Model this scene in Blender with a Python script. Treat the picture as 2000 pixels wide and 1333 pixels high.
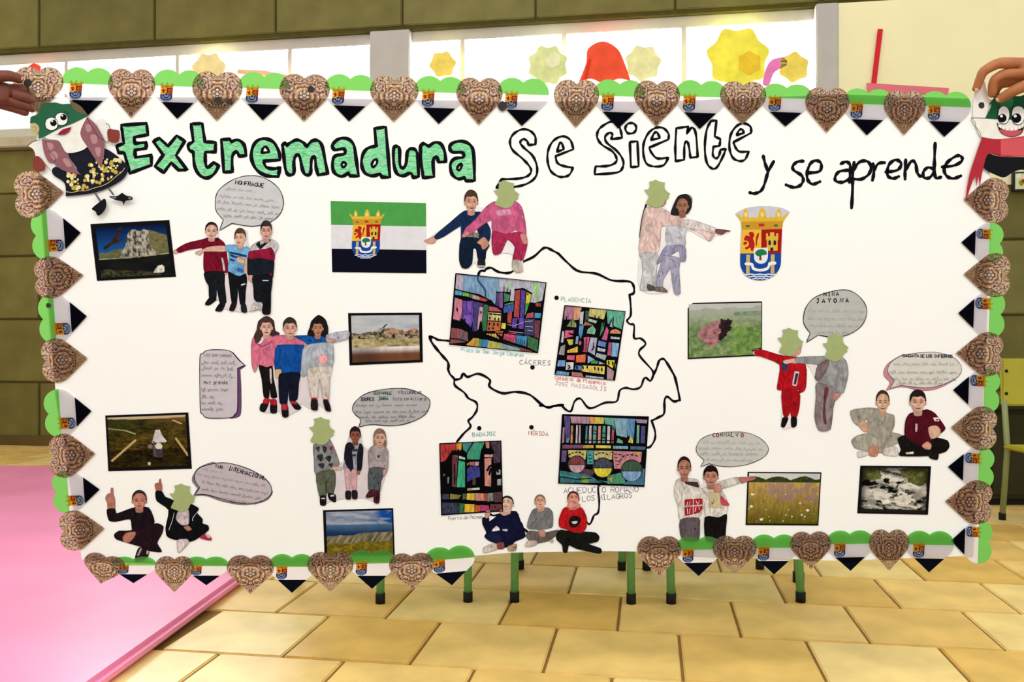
import bpy, bmesh, math, random
import numpy as np
from mathutils import Vector, Matrix
from mathutils.geometry import tessellate_polygon
random.seed(7)
for o in list(bpy.data.objects): bpy.data.objects.remove(o, do_unlink=True)
scene = bpy.context.scene
C = scene.collection
H = 0.72            # eye height
D = 1.70            # camera to poster
S = 0.001           # one unit of the poster drawing is a millimetre
# ------------------------------------------------------------------ camera
cam = bpy.data.objects.new('camera', bpy.data.cameras.new('camera')); C.objects.link(cam)
cam.location = (0, -D, H); cam.rotation_euler = (math.pi/2, 0, 0)
cam.data.sensor_width = 36; cam.data.lens = 36*D/2.0; cam.data.clip_start = 0.02
scene.camera = cam
# ------------------------------------------------------------------ light
world = bpy.data.worlds.new('daylight'); scene.world = world; world.use_nodes = True
bg = world.node_tree.nodes['Background']
bg.inputs[0].default_value = (1.0, 0.985, 0.95, 1); bg.inputs[1].default_value = 1.0
def area(name, loc, rot, size, sizey, power, col=(1, 1, 1)):
    l = bpy.data.lights.new(name, 'AREA'); l.shape = 'RECTANGLE'; l.size = size; l.size_y = sizey
    l.energy = power; l.color = col
    o = bpy.data.objects.new(name, l); C.objects.link(o); o.location = loc; o.rotation_euler = rot
    return o
area('front_fill', (-0.9, -2.6, 3.0), (math.radians(32), 0, 0), 1.2, 0.6, 26)  # unseen fill lamps added above the camera to brighten the poster
area('front_fill', (1.1, -2.6, 3.0), (math.radians(32), 0, 0), 1.2, 0.6, 26)
win = area('window_daylight', (-.02, 4.25, 2.42), (0, 0, 0), 6.6, .72, 640, (1, .98, .94))
win.rotation_euler = (math.radians(-90), 0, math.radians(-9))
scene.view_settings.view_transform = 'Standard'; scene.view_settings.look = 'None'
scene.view_settings.exposure = 0.18; scene.view_settings.gamma = 1.0
scene.view_settings.use_curve_mapping = False
# ------------------------------------------------------------------ helpers
def lin(c):
    return tuple((x/12.92 if x <= 0.04045 else ((x+0.055)/1.055)**2.4) for x in c)
def hx(s):
    s = s.lstrip('#')
    if len(s) == 3: s = ''.join(a+a for a in s)
    return lin(tuple(int(s[i:i+2], 16)/255 for i in (0, 2, 4)))
def P(px, py, d=0.0):
    return Vector(((px-1000)*S, -d, H+(666.5-py)*S))
FR = dict(A=(20,120,4.165), B=(400,120,4.165), C=(780,120,4.165), D=(1140,120,4.165), E=(1500,120,4.0),
 H=(330,420,6.667), I=(380,600,6.06), J=(570,600,5.129), K=(630,340,4.762), L=(1220,340,5.332),
 M=(830,470,5.331), N=(1060,560,5.128), O=(840,720,3.604), Q=(1060,790,4.442), R=(1320,550,4.4425),
 U=(590,740,3.704), V=(1640,660,5.128), W=(1300,830,5.331), X=(1620,880,4.597), Z=(920,940,5.554),
 T=(190,890,5.556), b=(400,330,9.524), r=(1850,130,4.44), l=(0,120,4.443), m=(870,525,7.62), n=(850,850,7.84), p=(0,0,1.0))
def pts(s, fr='p'):
    ox, oy, k = FR[fr]; out = []
    for t in s.split():
        sharp = t.endswith('!')
        x, y = t.rstrip('!').split(',')
        q = (ox+float(x)/k, oy+float(y)/k)
        out.append(q)
        if sharp: out.append(q)
    return out
def catmull(p, closed=True, n=5, t=.5):
    q = []; N = len(p)
    if N < 3: return list(p)
    for i in (range(N) if closed else range(N-1)):
        if closed: a, b, c, d = p[i-1], p[i], p[(i+1) % N], p[(i+2) % N]
        else: a, b, c, d = p[max(i-1, 0)], p[i], p[i+1], p[min(i+2, N-1)]
        if b == c: continue
        for k in range(n):
            s = k/n; s2 = s*s; s3 = s2*s
            q.append(tuple((2*s3-3*s2+1)*b[j]+(s3-2*s2+s)*t*(c[j]-a[j])+(3*s2-2*s3)*c[j]+(s3-s2)*t*(d[j]-b[j]) for j in (0, 1)))
    if not closed: q.append(p[-1])
    r = []
    for x in q:
        if not r or abs(x[0]-r[-1][0])+abs(x[1]-r[-1][1]) > 1e-4: r.append(x)
    return r
def ell(cx, cy, rx, ry, ang=0, n=20):
    ca, sa = math.cos(ang), math.sin(ang)
    return [(cx+rx*math.cos(2*math.pi*i/n)*ca-ry*math.sin(2*math.pi*i/n)*sa,
             cy+rx*math.cos(2*math.pi*i/n)*sa+ry*math.sin(2*math.pi*i/n)*ca) for i in range(n)]
STEP = 0.00002
class Art:
    """coloured flat shapes, printed or cut from paper, gathered into one mesh"""
    def __init__(s, d=0.0005): s.v = []; s.f = []; s.c = []; s.d = d
    def next(s, d):
        if d is None: s.d += STEP; return s.d
        return d
    def poly(s, p, col, d=None, holes=(), thick=0.0):
        d = s.next(d); col = hx(col) if isinstance(col, str) else col
        loops = [p]+list(holes); b0 = len(s.v)
        tri = tessellate_polygon([[Vector((x, y, 0)) for x, y in L] for L in loops])
        flat = [q for L in loops for q in L]
        s.v += [(x, y, d) for x, y in flat]
        for t in tri:
            (ax, ay), (bx, by), (cx, cy) = flat[t[0]], flat[t[1]], flat[t[2]]
            if (bx-ax)*(cy-ay)-(by-ay)*(cx-ax) > 0: t = (t[0], t[2], t[1])
            s.f.append(tuple(b0+i for i in t)); s.c.append(col)
        if thick:
            o = b0
            for L in loops:
                n = len(L); b1 = len(s.v)
                s.v += [(x, y, d-thick) for x, y in L]
                for i in range(n):
                    j = (i+1) % n
                    s.f.append((o+i, o+j, b1+j, b1+i)); s.c.append(col)
                o += n
            b2 = len(s.v); s.v += [(x, y, d-thick) for x, y in flat]
            for t in tri: s.f.append((b2+t[2], b2+t[1], b2+t[0])); s.c.append(col)
    def stroke(s, p, w, col, d=None, closed=False, wob=0.0):
        d = s.next(d); col = hx(col) if isinstance(col, str) else col
        n = len(p)
        if n < 2: return
        b0 = len(s.v)
        for i in range(n):
            a = p[i-1] if (i or closed) else p[0]; c = p[(i+1) % n] if (i < n-1 or closed) else p[-1]
            tx, ty = c[0]-a[0], c[1]-a[1]; L = math.hypot(tx, ty) or 1
            k = w/2*(1+wob*math.sin(i*0.9)+wob*random.uniform(-.5, .5))
            nx, ny = -ty/L*k, tx/L*k
            s.v += [(p[i][0]+nx, p[i][1]+ny, d), (p[i][0]-nx, p[i][1]-ny, d)]
        for i in range(n if closed else n-1):
            j = (i+1) % n
            s.f.append((b0+2*i, b0+2*j, b0+2*j+1, b0+2*i+1)); s.c.append(col)
        if not closed and w > 2.2:
            for q in (p[0], p[-1]): s.poly(ell(q[0], q[1], w/2, w/2, 0, 8), col, d+STEP/3)
    def xf(s, fn): s.v = [fn(*v) for v in s.v]
    def build(s, name, m, parent=None, origin=None, raw=False):
        me = bpy.data.meshes.new(name); o0 = origin or Vector((0, 0, 0))
        co = [tuple(v) for v in s.v] if raw else [tuple(P(*v)-o0) for v in s.v]
        me.from_pydata(co, [], s.f)
        at = me.color_attributes.new('Col', 'FLOAT_COLOR', 'CORNER')
        buf = np.ones((len(me.loops), 4), np.float32); k = 0
        for f, c in zip(s.f, s.c): buf[k:k+len(f), :3] = c; k += len(f)
        at.data.foreach_set('color', buf.ravel())
        me.materials.append(m); me.update()
        ob = bpy.data.objects.new(name, me); C.objects.link(ob)
        if parent: ob.parent = parent
        elif origin is not None: ob.location = origin
        return ob
def tag(o, label=None, cat=None, group=None, kind=None):
    if label: o['label'] = label
    if cat: o['category'] = cat
    if group: o['group'] = group
    if kind: o['kind'] = kind
    return o
def empty(name, loc, label=None, cat=None, group=None):
    o = bpy.data.objects.new(name, None); C.objects.link(o); o.location = loc
    o.empty_display_size = 0.05
    return tag(o, label, cat, group)
# ------------------------------------------------------------------ materials
def nodes(name):
    m = bpy.data.materials.new(name); m.use_nodes = True
    nt = m.node_tree
    return m, nt, nt.nodes, nt.links, nt.nodes['Principled BSDF']
def noise_fac(nt, scale, lo, hi, detail=3, stretch=None, rot=0, dist=0.0):
    N, L = nt.nodes, nt.links
    tc = N.new('ShaderNodeTexCoord'); mp = N.new('ShaderNodeMapping')
    if stretch: mp.inputs['Scale'].default_value = stretch
    mp.inputs['Rotation'].default_value = (0, rot, 0)
    L.new(tc.outputs['Object'], mp.inputs[0])
    nz = N.new('ShaderNodeTexNoise'); nz.inputs['Scale'].default_value = scale; nz.inputs['Detail'].default_value = detail
    nz.inputs['Distortion'].default_value = dist
    L.new(mp.outputs[0], nz.inputs[0])
    mr = N.new('ShaderNodeMapRange'); mr.inputs[1].default_value = .3; mr.inputs[2].default_value = .7
    mr.inputs[3].default_value = lo; mr.inputs[4].default_value = hi
    L.new(nz.outputs[0], mr.inputs[0])
    return mr.outputs[0]
def print_mat(name, scale=60, lo=.94, hi=1.04, rough=.55, trans=0.0, stretch=None, rot=0, white=0.0, dist=0.0):
    m, nt, N, L, b = nodes(name)
    at = N.new('ShaderNodeAttribute'); at.attribute_name = 'Col'
    f = noise_fac(nt, scale, lo, hi, 3, stretch, rot, dist)
    vm = N.new('ShaderNodeVectorMath'); vm.operation = 'SCALE'
    L.new(at.outputs['Color'], vm.inputs[0]); L.new(f, vm.inputs['Scale'])
    col = vm.outputs[0]
    if white:
        f2 = noise_fac(nt, scale*1.7, 0, white, 2, stretch, rot+.15, dist)
        mx = N.new('ShaderNodeMix'); mx.data_type = 'RGBA'
        L.new(f2, mx.inputs[0]); L.new(col, mx.inputs[6]); mx.inputs[7].default_value = (.85, .9, .85, 1)
        col = mx.outputs[2]
    L.new(col, b.inputs['Base Color']); b.inputs['Roughness'].default_value = rough
    b.inputs['Specular IOR Level'].default_value = .04
    if trans:
        tr = N.new('ShaderNodeBsdfTranslucent'); L.new(col, tr.inputs[0])
        ms = N.new('ShaderNodeMixShader'); ms.inputs[0].default_value = trans
        L.new(b.outputs[0], ms.inputs[1]); L.new(tr.outputs[0], ms.inputs[2])
        L.new(ms.outputs[0], N['Material Output'].inputs[0])
    return m
def flat_mat(name, col, rough=.6, spec=.2, scale=0, lo=.85, hi=1.1, metal=0, trans=0, stretch=None):
    m, nt, N, L, b = nodes(name)
    col = hx(col) if isinstance(col, str) else col
    b.inputs['Roughness'].default_value = rough; b.inputs['Specular IOR Level'].default_value = spec
    b.inputs['Metallic'].default_value = metal
    b.inputs['Base Color'].default_value = (*col, 1)
    if scale:
        f = noise_fac(nt, scale, lo, hi, 5, stretch)
        vm = N.new('ShaderNodeVectorMath'); vm.operation = 'SCALE'; vm.inputs[0].default_value = col
        L.new(f, vm.inputs['Scale']); L.new(vm.outputs[0], b.inputs['Base Color'])
    if trans:
        tr = N.new('ShaderNodeBsdfTranslucent'); tr.inputs[0].default_value = (*col, 1)
        ms = N.new('ShaderNodeMixShader'); ms.inputs[0].default_value = trans
        L.new(b.outputs[0], ms.inputs[1]); L.new(tr.outputs[0], ms.inputs[2])
        L.new(ms.outputs[0], N['Material Output'].inputs[0])
    return m
M_print = print_mat('printed_paper', 60, .80, .89)
M_cloth = print_mat('printed_photo_of_clothes', 95, .52, 1.08, stretch=(1, 1, .5), dist=1.2)
M_skin = print_mat('printed_photo_of_skin', 130, .66, .98)
M_ink = print_mat('marker_ink', 250, .5, 1.0)
M_crayon = print_mat('green_crayon', 300, .75, 1.45, stretch=(.22, 1, 1), white=.42)
M_colour = print_mat('coloured_pencil', 300, .42, .95, stretch=(1, 1, .25), white=.07)
M_pencil = print_mat('faint_pen', 500, .6, 1.4)
M_heart = print_mat('translucent_printed_paper', 90, .86, 1.0, trans=.72)
M_sheet = flat_mat('white_poster_paper', '#f8f8f6', .7, .1, 3, .985, 1.01, trans=.15)
M_white = flat_mat('white_paper', '#f0efec', .7, .1, 40, .97, 1.02)
# ================================================================== the room
def box_me(name, x0, x1, y0, y1, z0, z1, bev=0.0):
    bm = bmesh.new(); bmesh.ops.create_cube(bm, size=1)
    for v in bm.verts:
        v.co = ((x0+x1)/2+v.co.x*(x1-x0), (y0+y1)/2+v.co.y*(y1-y0), (z0+z1)/2+v.co.z*(z1-z0))
    if bev: bmesh.ops.bevel(bm, geom=bm.edges[:], offset=bev, segments=2, affect='EDGES')
    me = bpy.data.meshes.new(name); bm.to_mesh(me); bm.free(); return me
def ob(name, me, m, parent=None, loc=None):
    if not me.materials: me.materials.append(m)
    o = bpy.data.objects.new(name, me); C.objects.link(o)
    if parent: o.parent = parent
    if loc is not None: o.location = loc
    return o
def tube_me(name, path, r, n=10):
    bm = bmesh.new(); rings = []
    path = [Vector(p) for p in path]
    for i, p in enumerate(path):
        a = path[max(i-1, 0)]; b = path[min(i+1, len(path)-1)]
        t = (b-a).normalized(); up = Vector((0, 0, 1)) if abs(t.z) < .9 else Vector((1, 0, 0))
        u = t.cross(up).normalized(); w = u.cross(t)
        rings.append([bm.verts.new(p+u*math.cos(2*math.pi*k/n)*r+w*math.sin(2*math.pi*k/n)*r) for k in range(n)])
    for a, b in zip(rings, rings[1:]):
        for k in range(n): bm.faces.new((a[k], a[(k+1) % n], b[(k+1) % n], b[k]))
    bm.faces.new(rings[0][::-1]); bm.faces.new(rings[-1])
    for f in bm.faces: f.smooth = True
    bmesh.ops.recalc_face_normals(bm, faces=bm.faces)
    me = bpy.data.meshes.new(name); bm.to_mesh(me); bm.free(); return me
WA = math.radians(9)                                   # the window wall runs away to the left
WT = Vector((math.cos(WA), -math.sin(WA), 0)); WN = Vector((math.sin(WA), math.cos(WA), 0))
W0 = Vector((-3.35, 4.3, 0))
def wall_s(px, row):                                   # a point of the photograph on the wall: (along, height)
    d = Vector(((px-1000)/1700, 1, (666.5-row)/1700)); c = Vector((0, -D, H))
    k = (W0-c).dot(WN)/d.dot(WN); p = c+d*k
    return (p-W0).dot(WT), p.z
def at_wall(name, kind='structure'):
    o = empty(name, W0); o.rotation_euler = (0, 0, -WA); o['kind'] = kind; return o
M_block = [flat_mat('olive_painted_block', c, .7, .25, 5, .8, 1.12) for c in ('#6f6a38', '#6a6433', '#767140', '#645f30')]
M_joint = flat_mat('block_joint', '#4c4824', .9, .1, 20)
M_cream = flat_mat('cream_painted_wall', '#f3ecc0', .7, .2, 2, .96, 1.03)
M_frame = flat_mat('grey_window_frame', '#b3b0ab', .45, .4, 8, .95, 1.04)
M_sill = flat_mat('stone_sill', '#a99f8c', .6, .3, 14, .85, 1.08)
# --- floor
tm = [flat_mat('floor_tile_glaze', c, .32, .45, 7, .78, 1.12) for c in ('#ecc97c', '#e6c071', '#f0d48c', '#e2ba67')]
M_grout = flat_mat('floor_grout', '#8a6a38', .8, .2, 30)
floor = ob('floor', box_me('floor', -4.5, 4.5, -2.6, 5.6, -.06, -.006), M_grout); floor['kind'] = 'structure'
FA = math.radians(9); ft = Vector((math.cos(FA), -math.sin(FA), 0)); fn = Vector((math.sin(FA), math.cos(FA), 0))
TL = .30
tile_me = [box_me('tile', -.1465, .1465, -.1465, .1465, -.012, 0, .003) for _ in tm]
for me, m in zip(tile_me, tm): me.materials.append(m)
cells = []
for i in range(-16, 17):
    for j in range(-3, 17):
        off = (j % 2)*.5
        c = ft*((i+off+.12)*TL)+fn*(j*TL+.05)
        dist = c.y+D
        if dist < 1.55: continue
        px = 1000+c.x/dist*1700; row = 666+H*1700/dist
        if px < -150 or px > 2150 or row > 1480 or row < 860: continue
        if 150 < px < 1860 and row < 1040: continue
        if c.x < -.66-.25 and c.y < 2.6: continue        # under the pink mat
        cells.append((dist, c))
cells.sort(key=lambda q: q[0])
for k, (dist, c) in enumerate(cells[:290]):
    o = ob('tile', tile_me[(k*7+k//3) % 4], None, floor, (c.x, c.y, random.uniform(-.0006, .0006)))
    o.rotation_euler = (0, 0, -FA)
# --- window wall
SIL = 2.06; HEAD = 2.70
sw = wall_s(1592, 160)[0]; sc = wall_s(1636, 160)[0]
wl = at_wall('wall_back')
ob('block_backing', box_me('block_backing', -1.6, 7.9, .012, .22, 0, SIL-.02), M_joint, wl)
ob('lintel_backing', box_me('lintel_backing', -1.6, 7.9, .012, .22, HEAD+.02, 3.5), M_joint, wl)
bw, bh = .86, .435
bl_me = [box_me('block', .006, bw-.006, 0, .05, .006, bh-.006, .006) for _ in M_block]
for me, m in zip(bl_me, M_block): me.materials.append(m)
def lay(z0, z1, s0, s1, skip):
    j = 0; z = z0
    while z < z1-.02:
        i0 = int(math.floor(s0/bw))-1
        for i in range(i0, int(s1/bw)+1):
            s = (i+(j % 2)*.5)*bw+.1
            if s+bw > s1+.4 or s < s0-.5 or skip(s+bw/2, z): continue
            o = ob('block', random.choice(bl_me), None, wl, (s, 0, z))
            if z+bh > z1: o.scale = (1, 1, (z1-z)/bh)
        z += bh; j += 1
lay(0, SIL-.02, -1.6, 7.6, lambda s, z: 1.1 < s < 5.4)          # the middle is out of sight behind the poster
lay(HEAD+.04, 3.5, -1.6, 7.6, lambda s, z: False)
ob('cream_panel', box_me('cream_panel', sc, 7.9, -.015, .2, 1.62, HEAD+.02), M_cream, wl)
ob('skirting', box_me('skirting', -1.6, 7.9, -.012, .012, 0, .07), flat_mat('dark_skirting', '#5a4a28', .6, .2, 9), wl)
for nm, x0, x1 in (('wall_left', -4.7, -4.5), ('wall_right', 4.45, 4.65)):
    w_ = ob(nm, box_me(nm, x0, x1, -2.6, 5.1 if x0 < 0 else 3.1, 0, 3.4), M_cream); w_['kind'] = 'structure'
# --- the long window above the wall
wi = at_wall('window_1')
ob('window_sill', box_me('window_sill', -1.6, sc, -.09, .2, SIL-.02, SIL+.05, .006), M_sill, wi)
ob('window_frame', box_me('window_frame', -1.6, sc, .05, .11, SIL+.05, SIL+.14, .004), M_frame, wi)
ob('window_frame', box_me('window_frame', -1.6, sc, .05, .11, HEAD-.05, HEAD+.02, .004), M_frame, wi)
posts = [wall_s(a, 160)[0] for a in (120, 339, 560, 900, 1100, 1336)]
for s in posts: ob('mullion', box_me('mullion', s-.014, s+.014, .05, .1, SIL+.13, HEAD-.04, .004), M_frame, wi)
s0 = wall_s(722, 160)[0]; s1 = wall_s(800, 160)[0]
ob('window_post', box_me('window_post', s0, s1, .0, .14, SIL+.05, HEAD+.02, .006), M_frame, wi)
ob('window_post', box_me('window_post', sw, sc, -.03, .14, SIL+.05, HEAD+.02, .006), M_frame, wi)
mg, nt, N, L, b = nodes('window_glass')
tr = N.new('ShaderNodeBsdfTransparent'); tr.inputs[0].default_value = (.97, .99, .98, 1)
gl = N.new('ShaderNodeBsdfGlossy'); gl.inputs['Roughness'].default_value = .03
ms = N.new('ShaderNodeMixShader'); ms.inputs[0].default_value = .05
L.new(tr.outputs[0], ms.inputs[1]); L.new(gl.outputs[0], ms.inputs[2]); L.new(ms.outputs[0], N['Material Output'].inputs[0])
edges = [-1.6]+sorted(posts+[s0, s1])+[sw]
for a, c in zip(edges, edges[1:]):
    if abs(a-s0) < 1e-6: continue
    ob('pane', box_me('pane', a+.01, c-.01, .074, .079, SIL+.13, HEAD-.05), mg, wi)
# --- paper decorations on the glass and the wall
def on_wall(name, shapes, label, cat, group=None, depth=.045, tr=.6):
    a = Art(0)
    for col, p in shapes:
        col = hx(col); q = [wall_s(x, y) for x, y in p]
        a.poly([(x, -y) for x, y in q], col, depth+len(a.f)*1e-5, thick=.002)
    cx = sum(v[0] for v in a.v)/len(a.v); cz = min(-v[1] for v in a.v)
    a.xf(lambda x, y, d: (x-cx, -d, -y-cz))
    o = a.build(name, M_glasspaper if tr else M_print, raw=True)
    o.location = W0+WT*cx+Vector((0, 0, cz)); o.rotation_euler = (0, 0, -WA)
    return tag(o, label, cat, group)
M_glasspaper = print_mat('tissue_paper', 14, .85, 1.1, trans=.018)
G = 'paper shapes stuck on the window'
def petals(cx, cy, r, n, ph=0): return catmull([(cx+r*(1 if k % 2 else .84)*math.cos(ph+math.pi*k/n), cy+r*(1 if k % 2 else .84)*math.sin(ph+math.pi*k/n)) for k in range(2*n)], True, 4)
on_wall('paper_decoration', [('#f25a3c', catmull(pts('1132,164! 1146,128 1150,100 1178,86 1206,100 1220,128 1232,162! 1208,158 1182,168 1156,158'), True, 5)), ('#e2402a', pts('1140,160 1150,120 1156,121 1147,161'))], 'red bell shaped tissue paper on the window above the middle of the poster', 'decoration', G)
on_wall('paper_decoration', [('#f7ee55', petals(1440, 118, 62, 7, .2)), ('#f3cf3a', petals(1462, 128, 24, 6))], 'large yellow tissue paper flower on the window', 'decoration', G)
on_wall('paper_decoration', [('#f6e06e', petals(868, 130, 26, 6, .4))], 'small yellow paper flower on the window beside the grey post', 'decoration', G)
on_wall('paper_decoration', [('#dfeaa6', petals(1072, 132, 40, 8)), ('#eef3c4', petals(1082, 122, 16, 5))], 'pale green tissue paper bush on the window', 'decoration', G)
on_wall('paper_decoration', [('#f0f0b2', petals(1256, 128, 36, 7, .3))], 'cream yellow paper flower right of the red paper bell', 'decoration', G)
on_wall('paper_decoration', [('#ef86c6', catmull(pts('1488,168 1494,140 1506,122 1530,118 1534,132 1510,146 1500,170'), True, 4))], 'curved pink paper strip on the window', 'decoration', G)
on_wall('paper_decoration', [('#f3dd66', petals(1548, 136, 30, 6, .1))], 'yellow paper flower next to the pink strip', 'decoration', G)
on_wall('paper_decoration', [('#f6c6a0', pts('470,140 520,142 590,156 640,160 640,166 580,163 512,150 470,148'))], 'long peach paper streamer across the window', 'decoration', G)
on_wall('paper_decoration', [('#f2e4a4', petals(415, 140, 34, 7, .2))], 'pale yellow paper flower on the left window panes', 'decoration', G)
on_wall('paper_decoration', [('#e8503a', catmull(pts('62,138 74,128 88,134 84,144 68,146'), True, 4))], 'small red paper scrap on the far left pane', 'decoration', G)
o = on_wall('wall_rail', [('#e2303a', pts('1712,60 1722,60 1708,176 1698,176')), ('#ee7f8e', pts('1690,165 1850,175 1848,188 1692,182'))], 'red upright strip and pink ledge fixed to the cream wall', 'wall rail', None, .03, 0)
pf = empty('framed_picture', W0+WT*wall_s(1992, 376)[0]+Vector((0, 0, wall_s(1992, 376)[1])), 'small black framed colourful picture on the olive wall at the right', 'picture')
pf.rotation_euler = (0, 0, -WA)
ob('picture_frame', box_me('picture_frame', -.055, .16, -.05, -.02, 0, .11, .004), flat_mat('black_frame', '#1c1c1a', .5, .3), pf)
a = Art(0)
a.poly([(-.045, .01), (.15, .01), (.15, .1), (-.045, .1)], '#dfe3b8', 0.052)
for k in range(14): a.poly(catmull([(x, y) for x, y in ell(random.uniform(-.03, .13), random.uniform(.02, .09), .016, .012, k, 7)], True, 3), random.choice(['#b8342c', '#3c4a7a', '#7da03c', '#e8c84a', '#f2f0e6']), .0522+k*2e-5)
a.xf(lambda x, y, d: (x, -d, y)); a.build('picture', M_print, pf, raw=True)
# --- pink gym mat
mat_root = ob('gym_mat', box_me('gym_mat', -3.2, 0, -3.1, 0, 0, .035, .012), flat_mat('pink_vinyl', '#ee8dba', .35, .5, 3, .9, 1.06))
mat_root.location = (-.66, 2.95, .001); mat_root.rotation_euler = (0, 0, -FA*.4)
tag(mat_root, 'large pink vinyl gym mat lying on the tiled floor', 'mat')
# --- school furniture behind the poster
M_green = flat_mat('green_enamel_tube', '#5f9a5a', .4, .5, 20, .92, 1.06)
M_ply = flat_mat('green_laminate', '#7d8f3c', .5, .3, 8, .92, 1.05)
M_olive = flat_mat('olive_yellow_plastic', '#a7a22f', .45, .4, 10, .93, 1.05)
M_rub = flat_mat('black_rubber', '#171614', .7, .2)
def chair(loc, rz, w, label, legm=M_green, seatm=M_ply, sh=.30, top=.60):
    t = empty('school_chair', loc, label, 'chair', 'small school chairs behind the poster'); t.rotation_euler = (0, 0, rz)
    dpt = .30
    for sx in (-1, 1):
        for sy in (-1, 1):
            x = sx*w/2
            h = sh if sy < 0 else top-.02
            lean = .03 if sy > 0 else -.01
            path = [(x, sy*dpt/2+lean*1.2, .012), (x, sy*dpt/2, sh)]
            if sy > 0: path.append((x, dpt/2+.04, h))
            l = ob('leg', tube_me('leg', path, .0115), legm, t)
            ob('foot_cap', tube_me('foot_cap', [(x, sy*dpt/2+lean*1.2, 0), (x, sy*dpt/2+lean*1.2, .028)], .0135), M_rub, l)
    ob('seat', box_me('seat', -w/2-.02, w/2+.02, -dpt/2-.03, dpt/2, sh, sh+.018, .007), seatm, t)
    bk = ob('backrest', box_me('backrest', -w/2-.015, w/2+.015, dpt/2+.012, dpt/2+.028, top-.19, top, .007), seatm, t)
    for sx in (-1, 1):
        for z in (top-.05, top-.14):
            ob('rivet', tube_me('rivet', [(sx*(w/2-.002), dpt/2+.008, z), (sx*(w/2-.002), dpt/2+.013, z)], .006, 8), M_rub, bk)
    return t
def gx(px, dist): return (px-1000)/1700*dist
chair((gx(825, 2.45), .88, 0), 3.2, .24, 'green legged school chair left of centre below the poster edge')
chair((gx(1124, 2.42), .88, 0), 3.09, .32, 'green legged school chair under the middle of the poster')
chair((gx(1428, 2.42), .88, 0), 3.18, .36, 'green legged school chair behind the right lower heart border')
chair((2.125, 1.62, 0), 0.0, .3, 'olive yellow school chair by the wall at the right edge', flat_mat('grey_green_tube', '#7f8a5a', .4, .5), M_olive, .29, .65)
tb = empty('school_table', (0.11, 1.12, 0), 'low school table with green tube legs standing behind the poster', 'table')
for x in (-.74, .735):
    for y in (-.22, .28):
        l = ob('leg', tube_me('leg', [(x*1.015, y, .012), (x, y, .47)], .0135), M_green, tb)
        ob('foot_cap', tube_me('foot_cap', [(x*1.015, y, 0), (x*1.015, y, .03)], .017), M_rub, l)
ob('tabletop', box_me('tabletop', -.8, .8, -.28, .34, .47, .495, .008), M_ply, tb)
ob('apron', box_me('apron', -.74, .735, -.2, -.18, .41, .47), M_green, tb)

cb = empty('shade_box', (2.55, 2.3, 0), 'dark olive added shade cupboard behind the olive chair at the right', 'filler')  # dark box added here to stand in for shade
M_dark = flat_mat('dark_shade_tone', '#2c2a12', .6, .25, 6, .85, 1.1)
ob('shade_box_body', box_me('shade_box_body', -.47, .6, -.2, .2, .03, .42, .004), M_dark, cb)
ob('shade_box_base', box_me('shade_box_base', -.45, .58, -.18, .18, 0, .03), M_rub, cb)
ob('shade_box_top', box_me('shade_box_top', -.49, .62, -.22, .22, .42, .44, .004), M_dark, cb)
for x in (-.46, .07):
    dr = ob('shade_box_door', box_me('shade_box_door', x, x+.51, -.215, -.2, .05, .4, .003), M_dark, cb)
    ob('shade_box_knob', tube_me('shade_box_knob', [(x+.45, -.215, .3), (x+.45, -.24, .3)], .01), M_rub, dr)
# ================================================================== the poster
sheet_pts = pts('66,190 330,190 600,192 1000,198 1300,198 1640,184 1760,188 1937,194 1930,480 1921,740 1898,1086 1640,1096 1400,1088 1240,1078 1180,1077 1000,1080 930,1086 760,1098 600,1104 380,1102 160,1094 108,760')
pb = P(1000, 1080)
poster = empty('poster', pb, 'long white paper poster with hand drawn title and map, held up at both top corners', 'poster')
a = Art(0); a.poly(sheet_pts, '#ffffff', 0.0, thick=.0005); a.build('paper_sheet', M_sheet, poster, pb)
INK = '#0d0b14'
GREEN = '#36b56a'
def filled(name, fr, outer, holes=(), w=6.6):
    o = catmull(pts(outer, fr), True, 4); hs = [catmull(pts(h, fr), True, 4) for h in holes]
    f = Art(.0005); f.poly(o, GREEN, holes=hs); lo = f.build('letter', M_crayon, poster, pb)
    k = Art(.0006)
    k.stroke(o, w, INK, closed=True, wob=.16)
    for h in hs: k.stroke(h, w*.75, INK, closed=True, wob=.12)
    ol = k.build('letter_outline', M_ink, lo, Vector((0, 0, 0)))
    ol.location = (0, 0, 0); ol.data.transform(Matrix.Translation(-pb))
    return lo
filled('E', 'A', '905,520! 1110,506! 1120,597! 1008,618! 1014,668! 1108,660! 1106,708! 1015,722! 1018,782! 1148,764! 1150,845! 975,910! 928,745! 882,742! 866,690! 925,668!')
filled('x', 'A', '1165,652! 1213,625! 1285,690! 1355,605! 1420,650! 1350,765! 1440,885! 1370,885! 1310,825! 1250,905! 1178,855! 1245,762!')
filled('t', 'A', '1472,510! 1562,507! 1585,655! 1672,660! 1668,738! 1588,738! 1588,815 1605,866 1655,822! 1697,850! 1660,915 1600,950 1540,925 1500,850 1490,738! 1458,722 1450,680 1490,655!')
filled('r', 'B', '135,638! 205,632! 216,655! 270,640 320,680 337,768! 280,772! 258,735 225,775 225,898! 155,903! 145,760')
filled('e', 'B', '490,630 560,658 605,740 612,803! 478,812! 500,860 560,875 612,862! 598,938! 500,930 420,880 380,790 390,700 430,645', ['462,746! 475,705 500,697 527,738!'])
filled('m', 'B', '632,682! 655,662! 668,684! 700,660 750,640 800,660 830,695! 870,650 920,645 955,690 978,800 1000,912! 922,926! 905,860 895,780 868,800 860,910 820,922 795,880 770,770 740,770 725,820 725,910 680,922 655,870 642,760')
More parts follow.
